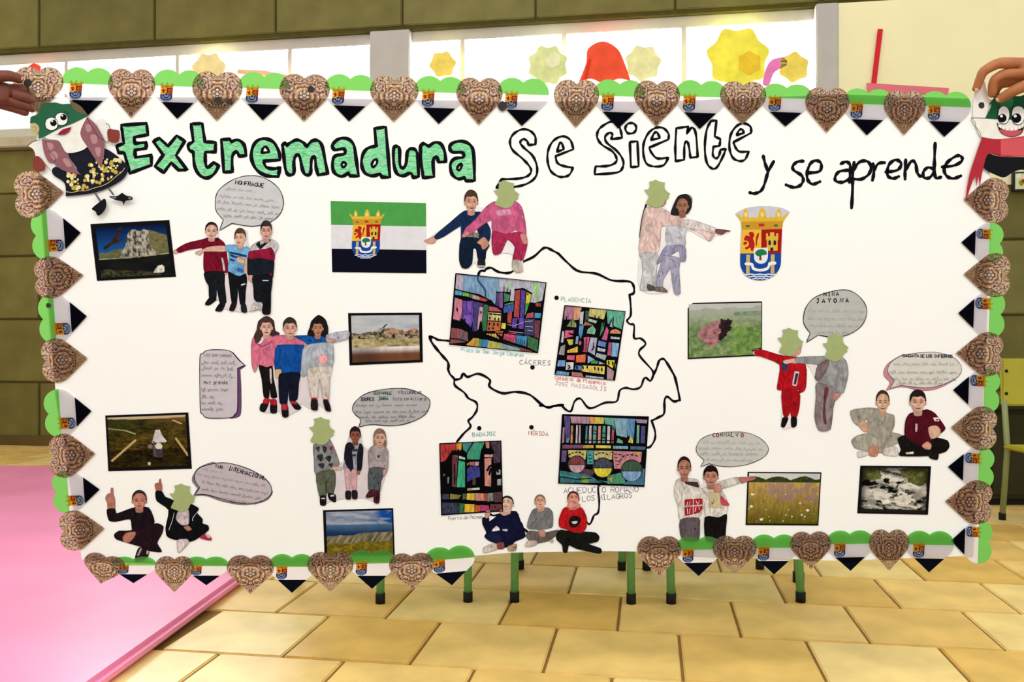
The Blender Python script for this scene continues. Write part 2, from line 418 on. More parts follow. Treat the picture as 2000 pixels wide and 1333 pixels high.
filled('a', 'B', '1040,680 1090,632 1160,630 1212,680 1232,800 1252,935! 1180,932! 1170,908! 1110,937 1050,900 1040,820 1062,770 1138,752 1130,712 1058,720', ['1130,820 1150,838 1130,862 1112,842'])
filled('d', 'B', '1382,547! 1472,535! 1488,720 1506,945! 1440,942! 1428,915! 1360,932 1300,905 1275,830 1290,750 1330,705 1395,690!', ['1358,842 1375,805 1400,800 1398,835 1370,860'])
filled('u', 'C', '-45,705 -15,695 2,720 5,840 30,868 55,830 65,740 90,712 132,722 150,780 157,940! 112,945! 90,910 30,932 -20,912 -45,830')
filled('r', 'C', '172,690! 195,665! 240,692! 290,660 340,675 370,740 377,818! 320,820! 300,775 275,812 282,940! 195,947! 175,800')
filled('a', 'C', '410,695 440,662 510,650 575,680 604,750 612,972! 540,972! 530,945! 480,957 430,920 415,840 450,792 520,780 510,742 430,738', ['470,872 490,838 508,838 500,872 484,886'])
def lined(fr, loops, w=4.6, smooth=True, closed=True):
    k = Art(.0006)
    for s in loops: k.stroke(catmull(pts(s, fr), closed, 6), w, INK, closed=closed, wob=.2)
    return k.build('letter', M_ink, poster, pb)
lined('C', ['1050,682! 1107,676! 1105,612 1062,565 1000,553 930,590 900,650 920,720 1000,790 1055,850 1072,895 1040,935 960,955 832,960! 786,1030! 935,1022 1040,995 1108,940 1120,860 1085,770 1010,700 983,660 1010,632 1042,650!'])
lined('C', ['1270,772! 1416,715! 1390,640 1330,610 1260,640 1215,710 1205,800 1230,890 1290,935 1340,940 1385,920 1412,866! 1330,850 1285,825', '1283,737! 1300,675 1320,665 1338,715!'])
lined('D', ['222,634! 236,595! 212,580 175,612 188,662 270,730 318,800 318,860 270,905 88,920! 96,855! 200,850 260,822 265,782 230,730 150,680 110,620 120,560 170,515 235,488 280,515 300,560 313,622!'])
lined('D', ['375,657! 437,650! 447,855! 384,862!', '338,545 360,508 405,505 428,540 408,580 360,585'])
lined('D', ['533,702! 688,636! 690,590 650,545 590,540 530,580 490,660 485,750 510,830 570,855 650,845 688,783! 600,790 552,745', '548,640! 570,590 595,578 620,624!'])
lined('D', ['753,545! 852,530! 838,592! 880,540 912,590 927,777! 868,784! 855,690 840,652 820,680 817,802! 748,812! 745,700'])
lined('D', ['1035,485! 1080,480! 1065,612! 1112,632! 1105,687! 1055,695! 1050,760 1075,790 1100,768 1112,718! 1158,714! 1120,800 1080,865 1040,870 1000,820 985,700 1000,560'])
lined('D', ['1218,658! 1362,582! 1355,530 1300,505 1240,530 1195,600 1185,700 1210,780 1260,810 1310,800 1343,733! 1270,735 1237,705', '1243,602! 1265,560 1290,555 1303,582!'])
for fr, ls in (('D', ['1460,770 1475,830 1497,892', '1545,815 1500,900 1470,1000 1440,1055 1390,1075 1350,1068']),
  ('E', ['275,780 230,785 195,815 200,850 260,890 275,930 250,970 200,985 140,965']),
  ('E', ['305,872 400,860 415,800 375,775 330,800 305,870 312,930 350,960 405,940']),
  ('E', ['570,800 610,785 640,810 640,880 635,945', '640,850 560,860 525,900 530,935 580,945 635,920']),
  ('E', ['672,790 660,900 660,1000 652,1145', '668,850 710,790 770,780 803,820 788,880 730,920 668,920']),
  ('E', ['820,800 826,870 815,930', '825,855 860,800 910,792']),
  ('E', ['920,865 1010,850 1040,800 1000,770 950,800 930,860 940,900 980,915 1020,900']),
  ('E', ['1075,770 1070,850 1070,920', '1073,850 1120,780 1152,800 1165,870 1190,900']),
  ('E', ['1305,640 1300,760 1300,850 1310,910 1350,905', '1298,842 1250,830 1215,860 1215,905 1260,910 1300,860']),
  ('E', ['1360,825 1450,815 1512,780 1510,745 1470,740 1400,790 1375,850 1400,900 1450,915 1505,895'])):
    lined(fr, ls, 6.0, True, False)
# --- the map of the region
for fr, w, s in (('M', 4, '50,1000 100,1015 140,1035 245,1045'),
  ('M', 4.2, '630,590 635,540 590,460 550,400 552,370 575,320 620,315 640,295 690,285 760,325 860,340 930,310 1000,235 1130,170 1220,90 1265,75 1320,100 1386,135'),
  ('p', 4, '1090,495 1110,515 1130,530 1165,535 1195,548 1228,550 1237,558 1238,572 1230,576'),
  ('N', 3.6, '868,80 880,180 880,290 845,340 870,375 915,390 915,515 980,520 1030,575 970,640 975,700 1090,830 1110,880'),
  ('N', 4, '1110,880 1140,820 1165,745 1200,725 1230,745 1300,860 1330,930 1370,1120 1360,1140 1310,1150 1250,1105 1220,1140 1215,1270 1160,1310 1090,1345'),
  ('Q', 3.6, '945,145 975,240 970,310 930,370 890,375'),
  ('N', 3.6, '1110,880 1080,945 1035,915 1010,930 980,1005 910,1030 830,1015 770,1045 740,1150 620,1165 470,1220 380,1125 320,1150 285,1245 240,1240 180,1190 130,1195 60,1210 0,1195 -30,1192'),
  ('O', 4.2, '937,258 880,262 830,275 780,250 700,185 600,165 510,175 420,130 420,80 340,38 265,60 235,35 215,70 175,80'),
  ('M', 4.4, '50,1000 70,1060 130,1140 190,1210 240,1270 245,1333'),
  ('O', 3.8, '125,0 140,40 170,75 175,120 240,170 270,210 325,240 330,290 300,340 270,370 285,410 240,455 190,515'),
  ('Z', 3.6, '200,350 240,375 330,360'), ('Z', 4, '540,455 565,510 610,550'),
  ('Q', 3.4, '510,690 480,720 490,850 480,940 445,965 420,1025 400,1040 380,1020')):
    mp = Art(.0006); mp.stroke(catmull(pts(s, fr), False, 5), w*1.12, INK, wob=.18); mp.build('map_outline', M_ink, poster, pb)
for x, y in ((1087, 582), (1040, 718), (936, 837), (1038, 835)):
    q = Art(.0007); q.poly(ell(x, y, 4.4, 4.4, 0, 14), INK); q.build('map_dot', M_ink, poster, pb)
# ------------------------------------------------------------------ handwriting
GL = dict(A='0,0 2,6 4,0;1,2 3,2', B='0,0 0,6 3,6 3.6,4.6 3,3.3 0,3.2;3,3.3 4,1.7 3,0 0,0', C='4,5 2.5,6 .5,4.8 0,3 .6,1 2.5,0 4,1',
 D='0,0 0,6 2.5,5.6 4,3 2.5,.4 0,0', E='4,6 0,6 0,0 4,0;0,3 3,3', F='4,6 0,6 0,0;0,3 3,3', G='4,5 2.5,6 .5,4.8 0,3 .6,1 2.5,0 4,1 4,2.6 2.4,2.6',
 H='0,0 0,6;4,0 4,6;0,3 4,3', I='1,6 3,6;2,6 2,0;1,0 3,0', J='1,6 4,6;3,6 3,1.2 2,0 .5,.6', L='0,6 0,0 3.6,0', M='0,0 .3,6 2,2.5 3.7,6 4,0',
 N='0,0 0,6 4,0 4,6', O='2,6 .5,5 0,3 .5,1 2,0 3.5,1 4,3 3.5,5 2,6', P='0,0 0,6 3,6 3.8,4.6 3,3 0,3', R='0,0 0,6 3,6 3.8,4.6 3,3 0,3;1.6,3 4,0',
 S='3.8,5.2 2.4,6 .6,5.4 .6,3.8 3.2,2.6 3.6,1 2,0 .2,.8', T='0,6 4,6;2,6 2,0', U='0,6 0,1.5 1.5,0 3,.4 4,2 4,6', V='0,6 2,0 4,6', Y='0,6 2,3 4,6;2,3 2,0',
 Z='0,6 4,6 0,0 4,0', Q='2,6 .5,5 0,3 .5,1 2,0 3.5,1 4,3 3.5,5 2,6;2.5,1.5 4,-.4', a='3,3.4 1.5,4 .2,2.6 .4,.6 1.6,0 3,1.4 3,4;3,4 3,.8 3.8,0', b='0,6 0,0 2,0 3,1.6 2,3.4 0,2.8',
 c='3,3.4 1.6,4 .2,2.4 .6,.5 2,0 3.2,.8', d='3,3.2 1.4,3.8 .2,2 .6,.3 2,.2 3,1.6;3,6 3,.8 3.8,0', e='.3,1.9 3,2.4 2.6,3.8 1.2,3.9 .2,2.2 .7,.4 2,0 3.3,.8',
 f='3,5.6 2,6 1.4,5 1.4,-1;.4,3.4 2.8,3.4', g='3,3.2 1.4,3.8 .2,2 .8,.4 2.4,.6 3,2;3,3.8 3,-1.4 1.6,-2.2 .4,-1.4', h='0,6 0,0;0,2.6 1.6,3.8 2.8,3 2.8,0', i='1,3.8 1,.6 1.8,0;1,5 1,5.4',
 j='1.5,3.8 1.5,-1.4 .4,-2;1.5,5 1.5,5.4', l='1,6 1,.8 2,0', m='0,0 0,3.8;0,2.8 1,3.8 1.9,3 1.9,0;1.9,2.8 3,3.8 3.8,3 3.8,0', n='0,0 0,3.8;0,2.6 1.6,3.8 2.8,3 2.8,0',
 o='1.6,4 .3,2.6 .6,.6 1.8,0 3,1.4 2.8,3.2 1.6,4', p='0,3.8 0,-2;0,2.8 1.6,3.8 3,2.4 2,.4 0,.4', r='0,0 0,3.8;0,2.4 1.2,3.7 2.6,3.6', s='2.8,3.4 1.4,4 .6,3 2.4,1.6 2.4,.4 1,0 0,.6',
 t='1.2,5.4 1.2,.8 2.4,0;0,3.8 2.6,3.8', u='0,3.8 0,1 1.4,0 2.8,1.2;2.8,3.8 2.8,0', v='0,3.8 1.4,0 2.8,3.8', y='0,3.8 1.5,1;3,3.8 1.2,-.4 .2,-2', z='0,3.8 2.8,3.8 0,0 3,0')
GL['.'] = '1,0 1,.4'; GL[','] = '1.2,.3 .8,-1'
def text(a, s, x, y, size, w, col, ang=0.0, adv=None, jit=.05):
    """single stroke handwriting; x, y is the start of the base line, size the capital height"""
    k = size/6; ca, sa = math.cos(ang), math.sin(ang); cx = 0.0
    acc = {'Á': 'A', 'É': 'E', 'Í': 'I', 'Ó': 'O', 'ñ': 'n', 'ó': 'o', 'Ü': 'U', 'í': 'i', 'á': 'a'}
    for ch in s:
        if ch == ' ': cx += (adv or size*.85)*.75; continue
        base = acc.get(ch, ch); g = GL.get(base)
        if not g: continue
        parts = g.split(';')
        if ch in 'ÁÉÍÓ': parts.append('2,6.8 3,8')
        if ch in 'óíá': parts.append('1.5,4.8 2.3,5.8')
        if ch == 'Ü': parts += ['1,7 1.2,7.2', '3,7 3.2,7.2']
        if ch == 'ñ': parts.append('.4,4.8 1.4,5.2 2.2,4.8')
        j1, j2 = random.uniform(-jit, jit)*size, random.uniform(-jit, jit)*size; rr = random.uniform(-.06, .06)
        for p in parts:
            q = []
            for t in p.split():
                u, v = map(float, t.split(','))
                u, v = u*k+v*k*rr, v*k+j2
                u += cx+j1; q.append((x+u*ca+v*sa, y+u*sa-v*ca))
            if len(q) > 2 and base.islower(): q = catmull(q, False, 3)
            a.stroke(q, w, col)
        cx += adv or (size*.85 if base.isupper() else size*.64)
def scribble(a, x0, x1, y, h, w, col, ang=0.0):
    """illegible joined-up writing"""
    ca, sa = math.cos(ang), math.sin(ang); x = 0.0; L = x1-x0
    while x < L-h:
        n = random.randint(3, 8); q = []
        for k in range(n*2):
            v = (0 if k % 2 else h*random.choice([.45, .5, .5, .55, 1.0]))*random.uniform(.85, 1.1)
            if random.random() < .08: v = -h*.45
            q.append((x0+x*ca+v*sa, y+x*sa-v*ca)); x += h*.26
            if x > L: break
        if len(q) > 2: a.stroke(catmull(q, False, 3), w, col)
        x += h*.55
def caption(lines):
    for s, x, y, size, w, col, ang, adv in lines:
        q = Art(.0006); text(q, s, x, y, size, w, col, ang, adv); q.build('caption', M_pencil, poster, pb)
caption([('PLASENCIA', 1096, 588, 8, 1.0, '#6aa394', .06, 6.6), ('CÁCERES', 1015, 712, 9, 1.1, '#7b7b80', .03, 9.0),
 ('BADAJOZ', 923, 853, 7.5, 1.0, '#3c8f92', -.04, 6.6), ('MÉRIDA', 1032, 850, 8, 1.0, '#b0644c', .05, 6.6),
 ('Catedral de Plasencia', 1083, 741, 7, .9, '#d05a62', .11, 4.9), ('JOSÉ MASSASOLÍS', 1083, 752, 7.5, .9, '#b9808c', .12, 7.0),
 ('Plaza de San Jorge Cáceres', 900, 686, 7, .9, '#6fc0c6', .09, 5.0), ('ACUEDUCTO ROMANO', 1101, 964, 11, 1.0, '#66567c', -.02, 9.4),
 ('LOS MILAGROS', 1138, 980, 10, 1.0, '#5b5b64', -.08, 8.4), ('Puerta de Palmas', 876, 1016, 6.5, .8, '#8a8a8c', -.05, 4.4)])
# ================================================================== noise painting for printed photographs
def vnoise(x, y, seed):
    rs = np.random.RandomState(seed); T = rs.rand(64, 64)
    xi = np.floor(x).astype(int); yi = np.floor(y).astype(int); fx = x-xi; fy = y-yi
    fx = fx*fx*(3-2*fx); fy = fy*fy*(3-2*fy)
    g = lambda a, b: T[a % 64, b % 64]
    return (g(xi, yi)*(1-fx)+g(xi+1, yi)*fx)*(1-fy)+(g(xi, yi+1)*(1-fx)+g(xi+1, yi+1)*fx)*fy
def fbm(x, y, seed, o=4):
    r = 0; am = .5; t = 0
    for k in range(o): r = r+am*vnoise(x*2**k, y*2**k, seed+k); t += am; am *= .55
    return r/t
def col3(h): return np.array(hx(h))
def mixc(a, b, t): t = np.clip(t, 0, 1)[..., None]; return a*(1-t)+b*t
def sstep(a, b, x): t = np.clip((x-a)/(b-a), 0, 1); return t*t*(3-2*t)
def inpoly(U, V, p):
    r = np.zeros(U.shape, bool); n = len(p)
    for i in range(n):
        (x1, y1), (x2, y2) = p[i], p[(i+1) % n]
        c = ((y1 > V) != (y2 > V)) & (U < (x2-x1)*(V-y1)/((y2-y1) or 1e-9)+x1)
        r ^= c
    return r
def polys(s): return [tuple(float(v)/100 for v in t.split(',')) for t in s.split()]
def seg(U, V, x1, y1, x2, y2):
    dx, dy = x2-x1, y2-y1; t = np.clip(((U-x1)*dx+(V-y1)*dy)/(dx*dx+dy*dy), 0, 1)
    return np.hypot(U-x1-t*dx, V-y1-t*dy)
def quad_grid(name, corners, nx, ny, cols, m, parent, org, d):
    (x0, y0), (x1, y1), (x2, y2), (x3, y3) = corners     # tl tr br bl
    u = np.linspace(0, 1, nx+1); v = np.linspace(0, 1, ny+1); Ug, Vg = np.meshgrid(u, v)
    X = (x0*(1-Ug)+x1*Ug)*(1-Vg)+(x3*(1-Ug)+x2*Ug)*Vg; Y = (y0*(1-Ug)+y1*Ug)*(1-Vg)+(y3*(1-Ug)+y2*Ug)*Vg
    co = np.stack([(X-1000)*S-org.x, np.full(X.shape, -d-org.y), H+(666.5-Y)*S-org.z], -1).reshape(-1, 3)
    i = np.arange(ny)[:, None]*(nx+1)+np.arange(nx)[None, :]
    fc = np.stack([i, i+nx+1, i+nx+2, i+1], -1).reshape(-1, 4)
    me = bpy.data.meshes.new(name); me.vertices.add(len(co)); me.vertices.foreach_set('co', co.ravel().astype(np.float32))
    me.loops.add(fc.size); me.loops.foreach_set('vertex_index', fc.ravel().astype(np.int32))
    me.polygons.add(len(fc)); me.polygons.foreach_set('loop_start', np.arange(0, fc.size, 4, dtype=np.int32))
    me.update(calc_edges=True); me.validate()
    at = me.color_attributes.new('Col', 'FLOAT_COLOR', 'POINT')
    buf = np.ones((len(co), 4), np.float32); buf[:, :3] = np.clip(cols.reshape(-1, 3), 0, 1)
    at.data.foreach_set('color', buf.ravel()); me.materials.append(m)
    o = bpy.data.objects.new(name, me); C.objects.link(o); o.parent = parent
    return o
def bil(c, u, v):
    (x0, y0), (x1, y1), (x2, y2), (x3, y3) = c
    return ((x0*(1-u)+x1*u)*(1-v)+(x3*(1-u)+x2*u)*v, (y0*(1-u)+y1*u)*(1-v)+(y3*(1-u)+y2*u)*v)
def photo(corner_s, paint, label, border=(.04, .05, .04, .05), bcol='#0e0d10', d=.0008, clip=None):
    c = pts(corner_s); cx = sum(p[0] for p in c)/4; by = max(p[1] for p in c); org = P(cx, by)
    root = empty('landscape_photo', org, label, 'photograph', 'landscape photographs glued to the poster')
    a = Art(d); out = list(c)
    if clip: out = [bil(c, 0, clip), bil(c, clip*.7, 0)]+out[1:]
    a.poly(out, bcol, d+.0003, thick=.0003); a.build('black_mount', M_print, root, org)
    l, t, r, b = border
    inner = [bil(c, l, t), bil(c, 1-r, t), bil(c, 1-r, 1-b), bil(c, l, 1-b)]
    nx = int(abs(inner[1][0]-inner[0][0])*1.05); ny = int(abs(inner[3][1]-inner[0][1])*1.05)
    U, V = np.meshgrid(np.linspace(0, 1, nx+1), np.linspace(0, 1, ny+1))
    quad_grid('picture', inner, nx, ny, np.clip(paint(U, V), 0, 1)**1.22, M_print, root, org, d+.0004)
    return root
def pt_monfrague(U, V):
    c = mixc(col3('#06204f'), col3('#2b6cb0'), V/.6)
    n = fbm(U*9, V*9, 1); n2 = fbm(U*28, V*28, 5)
    hill = V > (.50-.10*np.sin(U*2.4))+.05*n
    c = np.where(hill[..., None], mixc(col3('#4f5a3c'), col3('#8c8a68'), n2), c)
    rh = inpoly(U, V, polys('44,62 40,40 47,14 55,8 63,12 68,8 76,10 88,16 100,22 100,62'))
    c = np.where(rh[..., None], mixc(col3('#54573a'), col3('#98906a'), n2+.1*n), c)
    rk = inpoly(U+.02*(n-.5), V, polys('30,62 33,50 40,38 43,20 48,8 56,7 62,12 68,7 74,12 74,40 82,55 80,62'))
    s = fbm(U*40, V*14, 9)
    rc = mixc(col3('#5a554c'), col3('#d8d2c4'), s*1.5-.25); rc = np.where((s < .4)[..., None], rc*.45, rc)
    c = np.where(rk[..., None], rc, c)
    w = V > .60+.03*np.sin(U*3+1)
    c = np.where(w[..., None], mixc(col3('#10161a'), col3('#2c2d26'), fbm(U*4, V*10, 3)), c)
    c = np.where((np.abs(V-.605-.03*np.sin(U*3+1)) < .012)[..., None], mixc(col3('#5d5c45'), col3('#cfc9ad'), n2), c)
    g = (V > .80+.12*n+.25*np.maximum(U-.35, 0))
    c = np.where(g[..., None], mixc(col3('#14191a'), col3('#6f6c4c'), n2*1.4-.3), c)
    c = np.where(inpoly(U, V, polys('74,96 78,88 82,82 88,80 91,84 90,95'))[..., None], mixc(col3('#8c8a80'), col3('#f2efe6'), n2*1.4), c)
    b = (seg(U, V, .10, .42, .24, .29) < .028) | (seg(U, V, .24, .29, .34, .05) < .03) | (seg(U, V, .22, .32, .33, .27) < .03)
    return np.where(b[..., None], mixc(col3('#15131c'), col3('#5a4238'), n2), c)
def pt_barruecos(U, V):
    n = fbm(U*8, V*8, 21); n2 = fbm(U*26, V*22, 24); s = fbm(U*16, V*18, 27)
    c = mixc(col3('#a9b2be'), col3('#d2d3d2'), fbm(U*3, V*8, 20)*1.3-.1)
    top = .40-.13*np.exp(-((U-.56)/.25)**2)-.10*np.exp(-((U-.92)/.1)**2)+.10*(n-.5)
    k = V > top
    c = np.where(k[..., None], mixc(col3('#5c5648'), col3('#cdbfa0'), s*1.6-.3), c)
    c = np.where((k & (n2 < .42) & (V < .6))[..., None], col3('#34342f'), c)
    c = np.where((k & (V < .42) & (U > .5))[..., None], mixc(c, np.broadcast_to(col3('#d9a893'), c.shape), n2*.9), c)
    c = np.where((seg(U, V, .47, .27, .52, .2)+.03*n2 < .03)[..., None], col3('#4a5168'), c)
    m = (V > .5) & (V < .68); c = np.where(m[..., None], mixc(col3('#6e6540'), col3('#d3c49a'), s*1.5-.2), c)
    w = V > .68; wc = mixc(col3('#e6dcd8'), col3('#7a4a2a'), sstep(.70, .86, V))*(.72+.5*fbm(U*14, V*2, 31))[..., None]
    return np.where(w[..., None], wc*(.6+.45*sstep(.25, .6, U))[..., None]+.03, c)
def pt_tajo(U, V):
    n = fbm(U*7, V*7, 41); n2 = fbm(U*24, V*24, 44)
    n4 = fbm(U*30+n*6, V*44, 47)
    c = mixc(col3('#14110a'), col3('#8a7430'), n*.7+.9*(n4-.45)+.25*n2-.15)
    c = mixc(c, np.broadcast_to(col3('#3e4a26'), c.shape), (1-V*2.2)*(1-U))
    c = np.where((V > .66)[..., None], c*.45, c)
    c = mixc(c, np.broadcast_to(col3('#8a6a3a'), c.shape), sstep(.25, 0, V)*sstep(.4, 1, U))
    t = V < .035+.02*np.sin(U*3); c = np.where(t[..., None], col3('#cdb99a'), c)
    for x1, y1, x2, y2, w, h in ((0, .22, .22, .27, .010, '#a8a674'), (.22, .27, .34, .34, .012, '#b4b07a'), (.03, .86, .34, .47, .016, '#c9b77c'), (.86, .46, 1, .80, .016, '#c3ab78'), (.84, .10, .94, .17, .012, '#d0b88a')):
        c = np.where((seg(U, V, x1, y1, x2, y2) < w)[..., None], col3(h), c)
    f = inpoly(U, V, polys('55,53 58,40 60,28 66,28 69,40 74,50 72,53'))
    c = np.where(f[..., None], mixc(col3('#a9a2a4'), col3('#e6e0de'), n2+.2), c)
    c = np.where((np.hypot((U-.635), (V-.60)*.7) < .045)[..., None], col3('#e4dcd4'), c)
    c = np.where((np.hypot((U-.525), (V-.60)*.7) < .03)[..., None], col3('#8d8676'), c)
    c = np.where(((np.abs(U-.575) < .012) & (V > .5) & (V < .8))[..., None], col3('#6d6267'), c)
    c = np.where(((np.abs(U-.635) < .045) & (V > .66) & (V < .82))[..., None], mixc(col3('#3c3640'), col3('#6a6270'), n2), c)
    return np.where((np.hypot(U-.5, (V-.94)*.6) < .02)[..., None], col3('#cfc8b4'), c)
def pt_villuercas(U, V):
    n = fbm(U*6, V*9, 61); n2 = fbm(U*22, V*26, 64); s = fbm(U*30+V*14, V*6, 67)
    c = mixc(col3('#6c7fa2'), col3('#c8ccd2'), fbm(U*5, V*14, 60)*1.5-.3)
    c = np.where(((U > .7) & (V < .34))[..., None], mixc(c, np.broadcast_to(col3('#1f5fae'), c.shape), sstep(.7, .85, U)*(fbm(U*6, V*16, 63) < .55)), c)
    c = np.where((V > .30)[..., None], mixc(col3('#5f7f9c'), col3('#26436e'), (V-.30)/.2+.3*(n-.5)), c)
    ridge = V > .58-.12*U+.08*(n-.5)
    c = np.where(ridge[..., None], mixc(col3('#4c4d3e'), col3('#b5ab88'), s*1.5-.3), c)
    g = V > .72-.03*U+.1*(n-.5)
    return np.where(g[..., None], mixc(col3('#5d4f14'), col3('#a59636'), n2*1.3-.15), c)
def pt_mina(U, V):
    n = fbm(U*7, V*7, 81); n2 = fbm(U*22, V*20, 84)
    c = mixc(col3('#4d6a45'), col3('#a9bd86'), n2*1.1+.4*(n-.5))
    c = mixc(c, np.broadcast_to(col3('#b9bcb0'), c.shape), sstep(.52, .12, V)*.85)
    c = np.where((V < .13-.07*U+.1*(n-.5))[..., None], col3('#c9c9c6'), c)
    c = np.where(((V > .16) & (V < .24) & (U > .62))[..., None], mixc(c, np.broadcast_to(col3('#5d8573'), c.shape), n2), c)
    nw = fbm(U*14, V*14, 90)
    p = inpoly(U+.16*(n-.5)+.1*(nw-.5), V+.16*(nw-.5)+.1*(n2-.5), polys('6,56 18,48 24,40 40,34 44,40 44,60 34,82 28,84 22,72 10,62'))
    c = np.where(p[..., None], mixc(col3('#6d3f45'), col3('#d2a0a4'), n2*1.3-.1), c)
    k = inpoly(U+.10*(nw-.5), V+.10*(n2-.5), polys('44,30 58,32 58,42 52,60 46,70 42,66'))
    c = np.where(k[..., None], mixc(col3('#1c1216'), col3('#4e3a40'), n2), c)
    g = (V > .45) & (U > .6); c = np.where(g[..., None], mixc(c, mixc(col3('#3f6b3c'), col3('#93b65c'), n2*1.3), n*1.1), c)
    a = inpoly(U, V, polys('86,92 100,86 100,100 92,98'))
    return np.where(a[..., None], col3('#5a1018'), c)
def pt_cornalvo(U, V):
    n = fbm(U*8, V*8, 101); n2 = fbm(U*34, V*20, 104); s = fbm(U*60, V*9, 107)
    c = mixc(col3('#e8e4da'), col3('#cfd0d2'), U)+0*V[..., None]
    t = V > .155-.07*np.abs(np.sin(U*9+1))-.05*n
    c = np.where(t[..., None], mixc(col3('#20301c'), col3('#5c6a3a'), n2), c)
    f = V > .18; fc = mixc(col3('#c9ab66'), col3('#6f6a1e'), (V-.18)*1.25)
    fc = fc*(.62+.75*s)[..., None]
    fc = mixc(fc, np.broadcast_to(col3('#9c7f9c'), fc.shape), ((n > .5) & (V < .55))*(n2*.9))
    c = np.where(f[..., None], fc, c)
    rs = np.random.RandomState(5)
    for k in range(46):
        x, y, r = rs.rand(), .35+.62*rs.rand(), .004+.010*rs.rand()
        c = np.where((np.hypot(U-x, (V-y)*.72) < r*(.6+y*.6))[..., None], col3(rs.choice(['#efe6c4', '#e8e4d2', '#a3709c', '#caa53c', '#b04a3a'])), c)
    for x, y in ((.85, .73), (.05, .66), (.2, .92), (.06, .42)): c = np.where((np.hypot(U-x, (V-y)*1.1) < .024)[..., None], col3('#f2eee2'), c)
    return c
def pt_pilones(U, V):
    wx = fbm(U*4, V*5, 121); n2 = fbm(U*20, V*20, 124)
    s = fbm(U*5+wx*6, V*11+wx*5, 127, 5)
    c = mixc(col3('#15150f'), col3('#e4e0d4'), (s-.38)*4.2)
    g = (V < .14+.42*np.abs(U-.45)+.3*(wx-.5)) & (np.abs(U-.45)+.5*(n2-.5) > .14); c = np.where(g[..., None], mixc(col3('#2c3614'), col3('#93955c'), n2), c)
    e = np.maximum(np.abs(U-.5), np.abs(V-.52)); c = c*(1-.75*sstep(.36, .5, e))[..., None]
    b = inpoly(U+.04*(wx-.5), V, polys('50,66 60,62 78,60 76,76 66,86 56,84')); c = np.where(b[..., None], mixc(col3('#8d8578'), col3('#efe9dd'), n2+.3), c)
    b = inpoly(U, V+.04*(wx-.5), polys('30,72 44,70 46,80 34,82')); c = np.where(b[..., None], mixc(col3('#a49c8c'), col3('#f4efe4'), n2+.3), c)
    b = inpoly(U, V, polys('78,60 98,34 100,60 84,74')); c = np.where(b[..., None], mixc(col3('#57524a'), col3('#cfcac0'), s*1.6-.2), c)
    b = inpoly(U, V, polys('6,50 14,54 24,74 22,86 10,80')); c = np.where(b[..., None], mixc(col3('#57524a'), col3('#cfcac0'), s*1.6-.2), c)
    return np.where((V > .93)[..., None], col3('#2c2d28'), c)
photo('177,438 331,430 344,541 190,549', pt_monfrague, 'photo of a bird flying before a pale cliff over dark water, deep blue sky', (.06, .07, .05, .05))
photo('680,612 824,611 826,708 683,714', pt_barruecos, 'photo of pale boulders under a grey sky reflected in brown water')
photo('206,812 368,806 375,916 212,921', pt_tajo, 'dark photo of a white column and twigs among brown and olive foliage', (.025, .04, .035, .06))
photo('631,997 768,993 771,1085 634,1085', pt_villuercas, 'photo of a rocky ridge with blue hills and clouds above the bottom border', (.04, .04, .02, 0))
photo('1343,592 1488,589 1488,695 1343,702', pt_mina, 'photo of a green hillside with a reddish mine pit, one corner trimmed', (.016, .025, .012, .025), clip=.1)
photo('1460,922 1604,923 1598,1027 1456,1026', pt_cornalvo, 'photo of a golden flower meadow with dark trees along the top', (.02, .025, .015, .03))
photo('1680,910 1818,911 1812,1006 1674,1003', pt_pilones, 'photo of white water running through smooth pale rocks', (.04, .04, .04, .03))
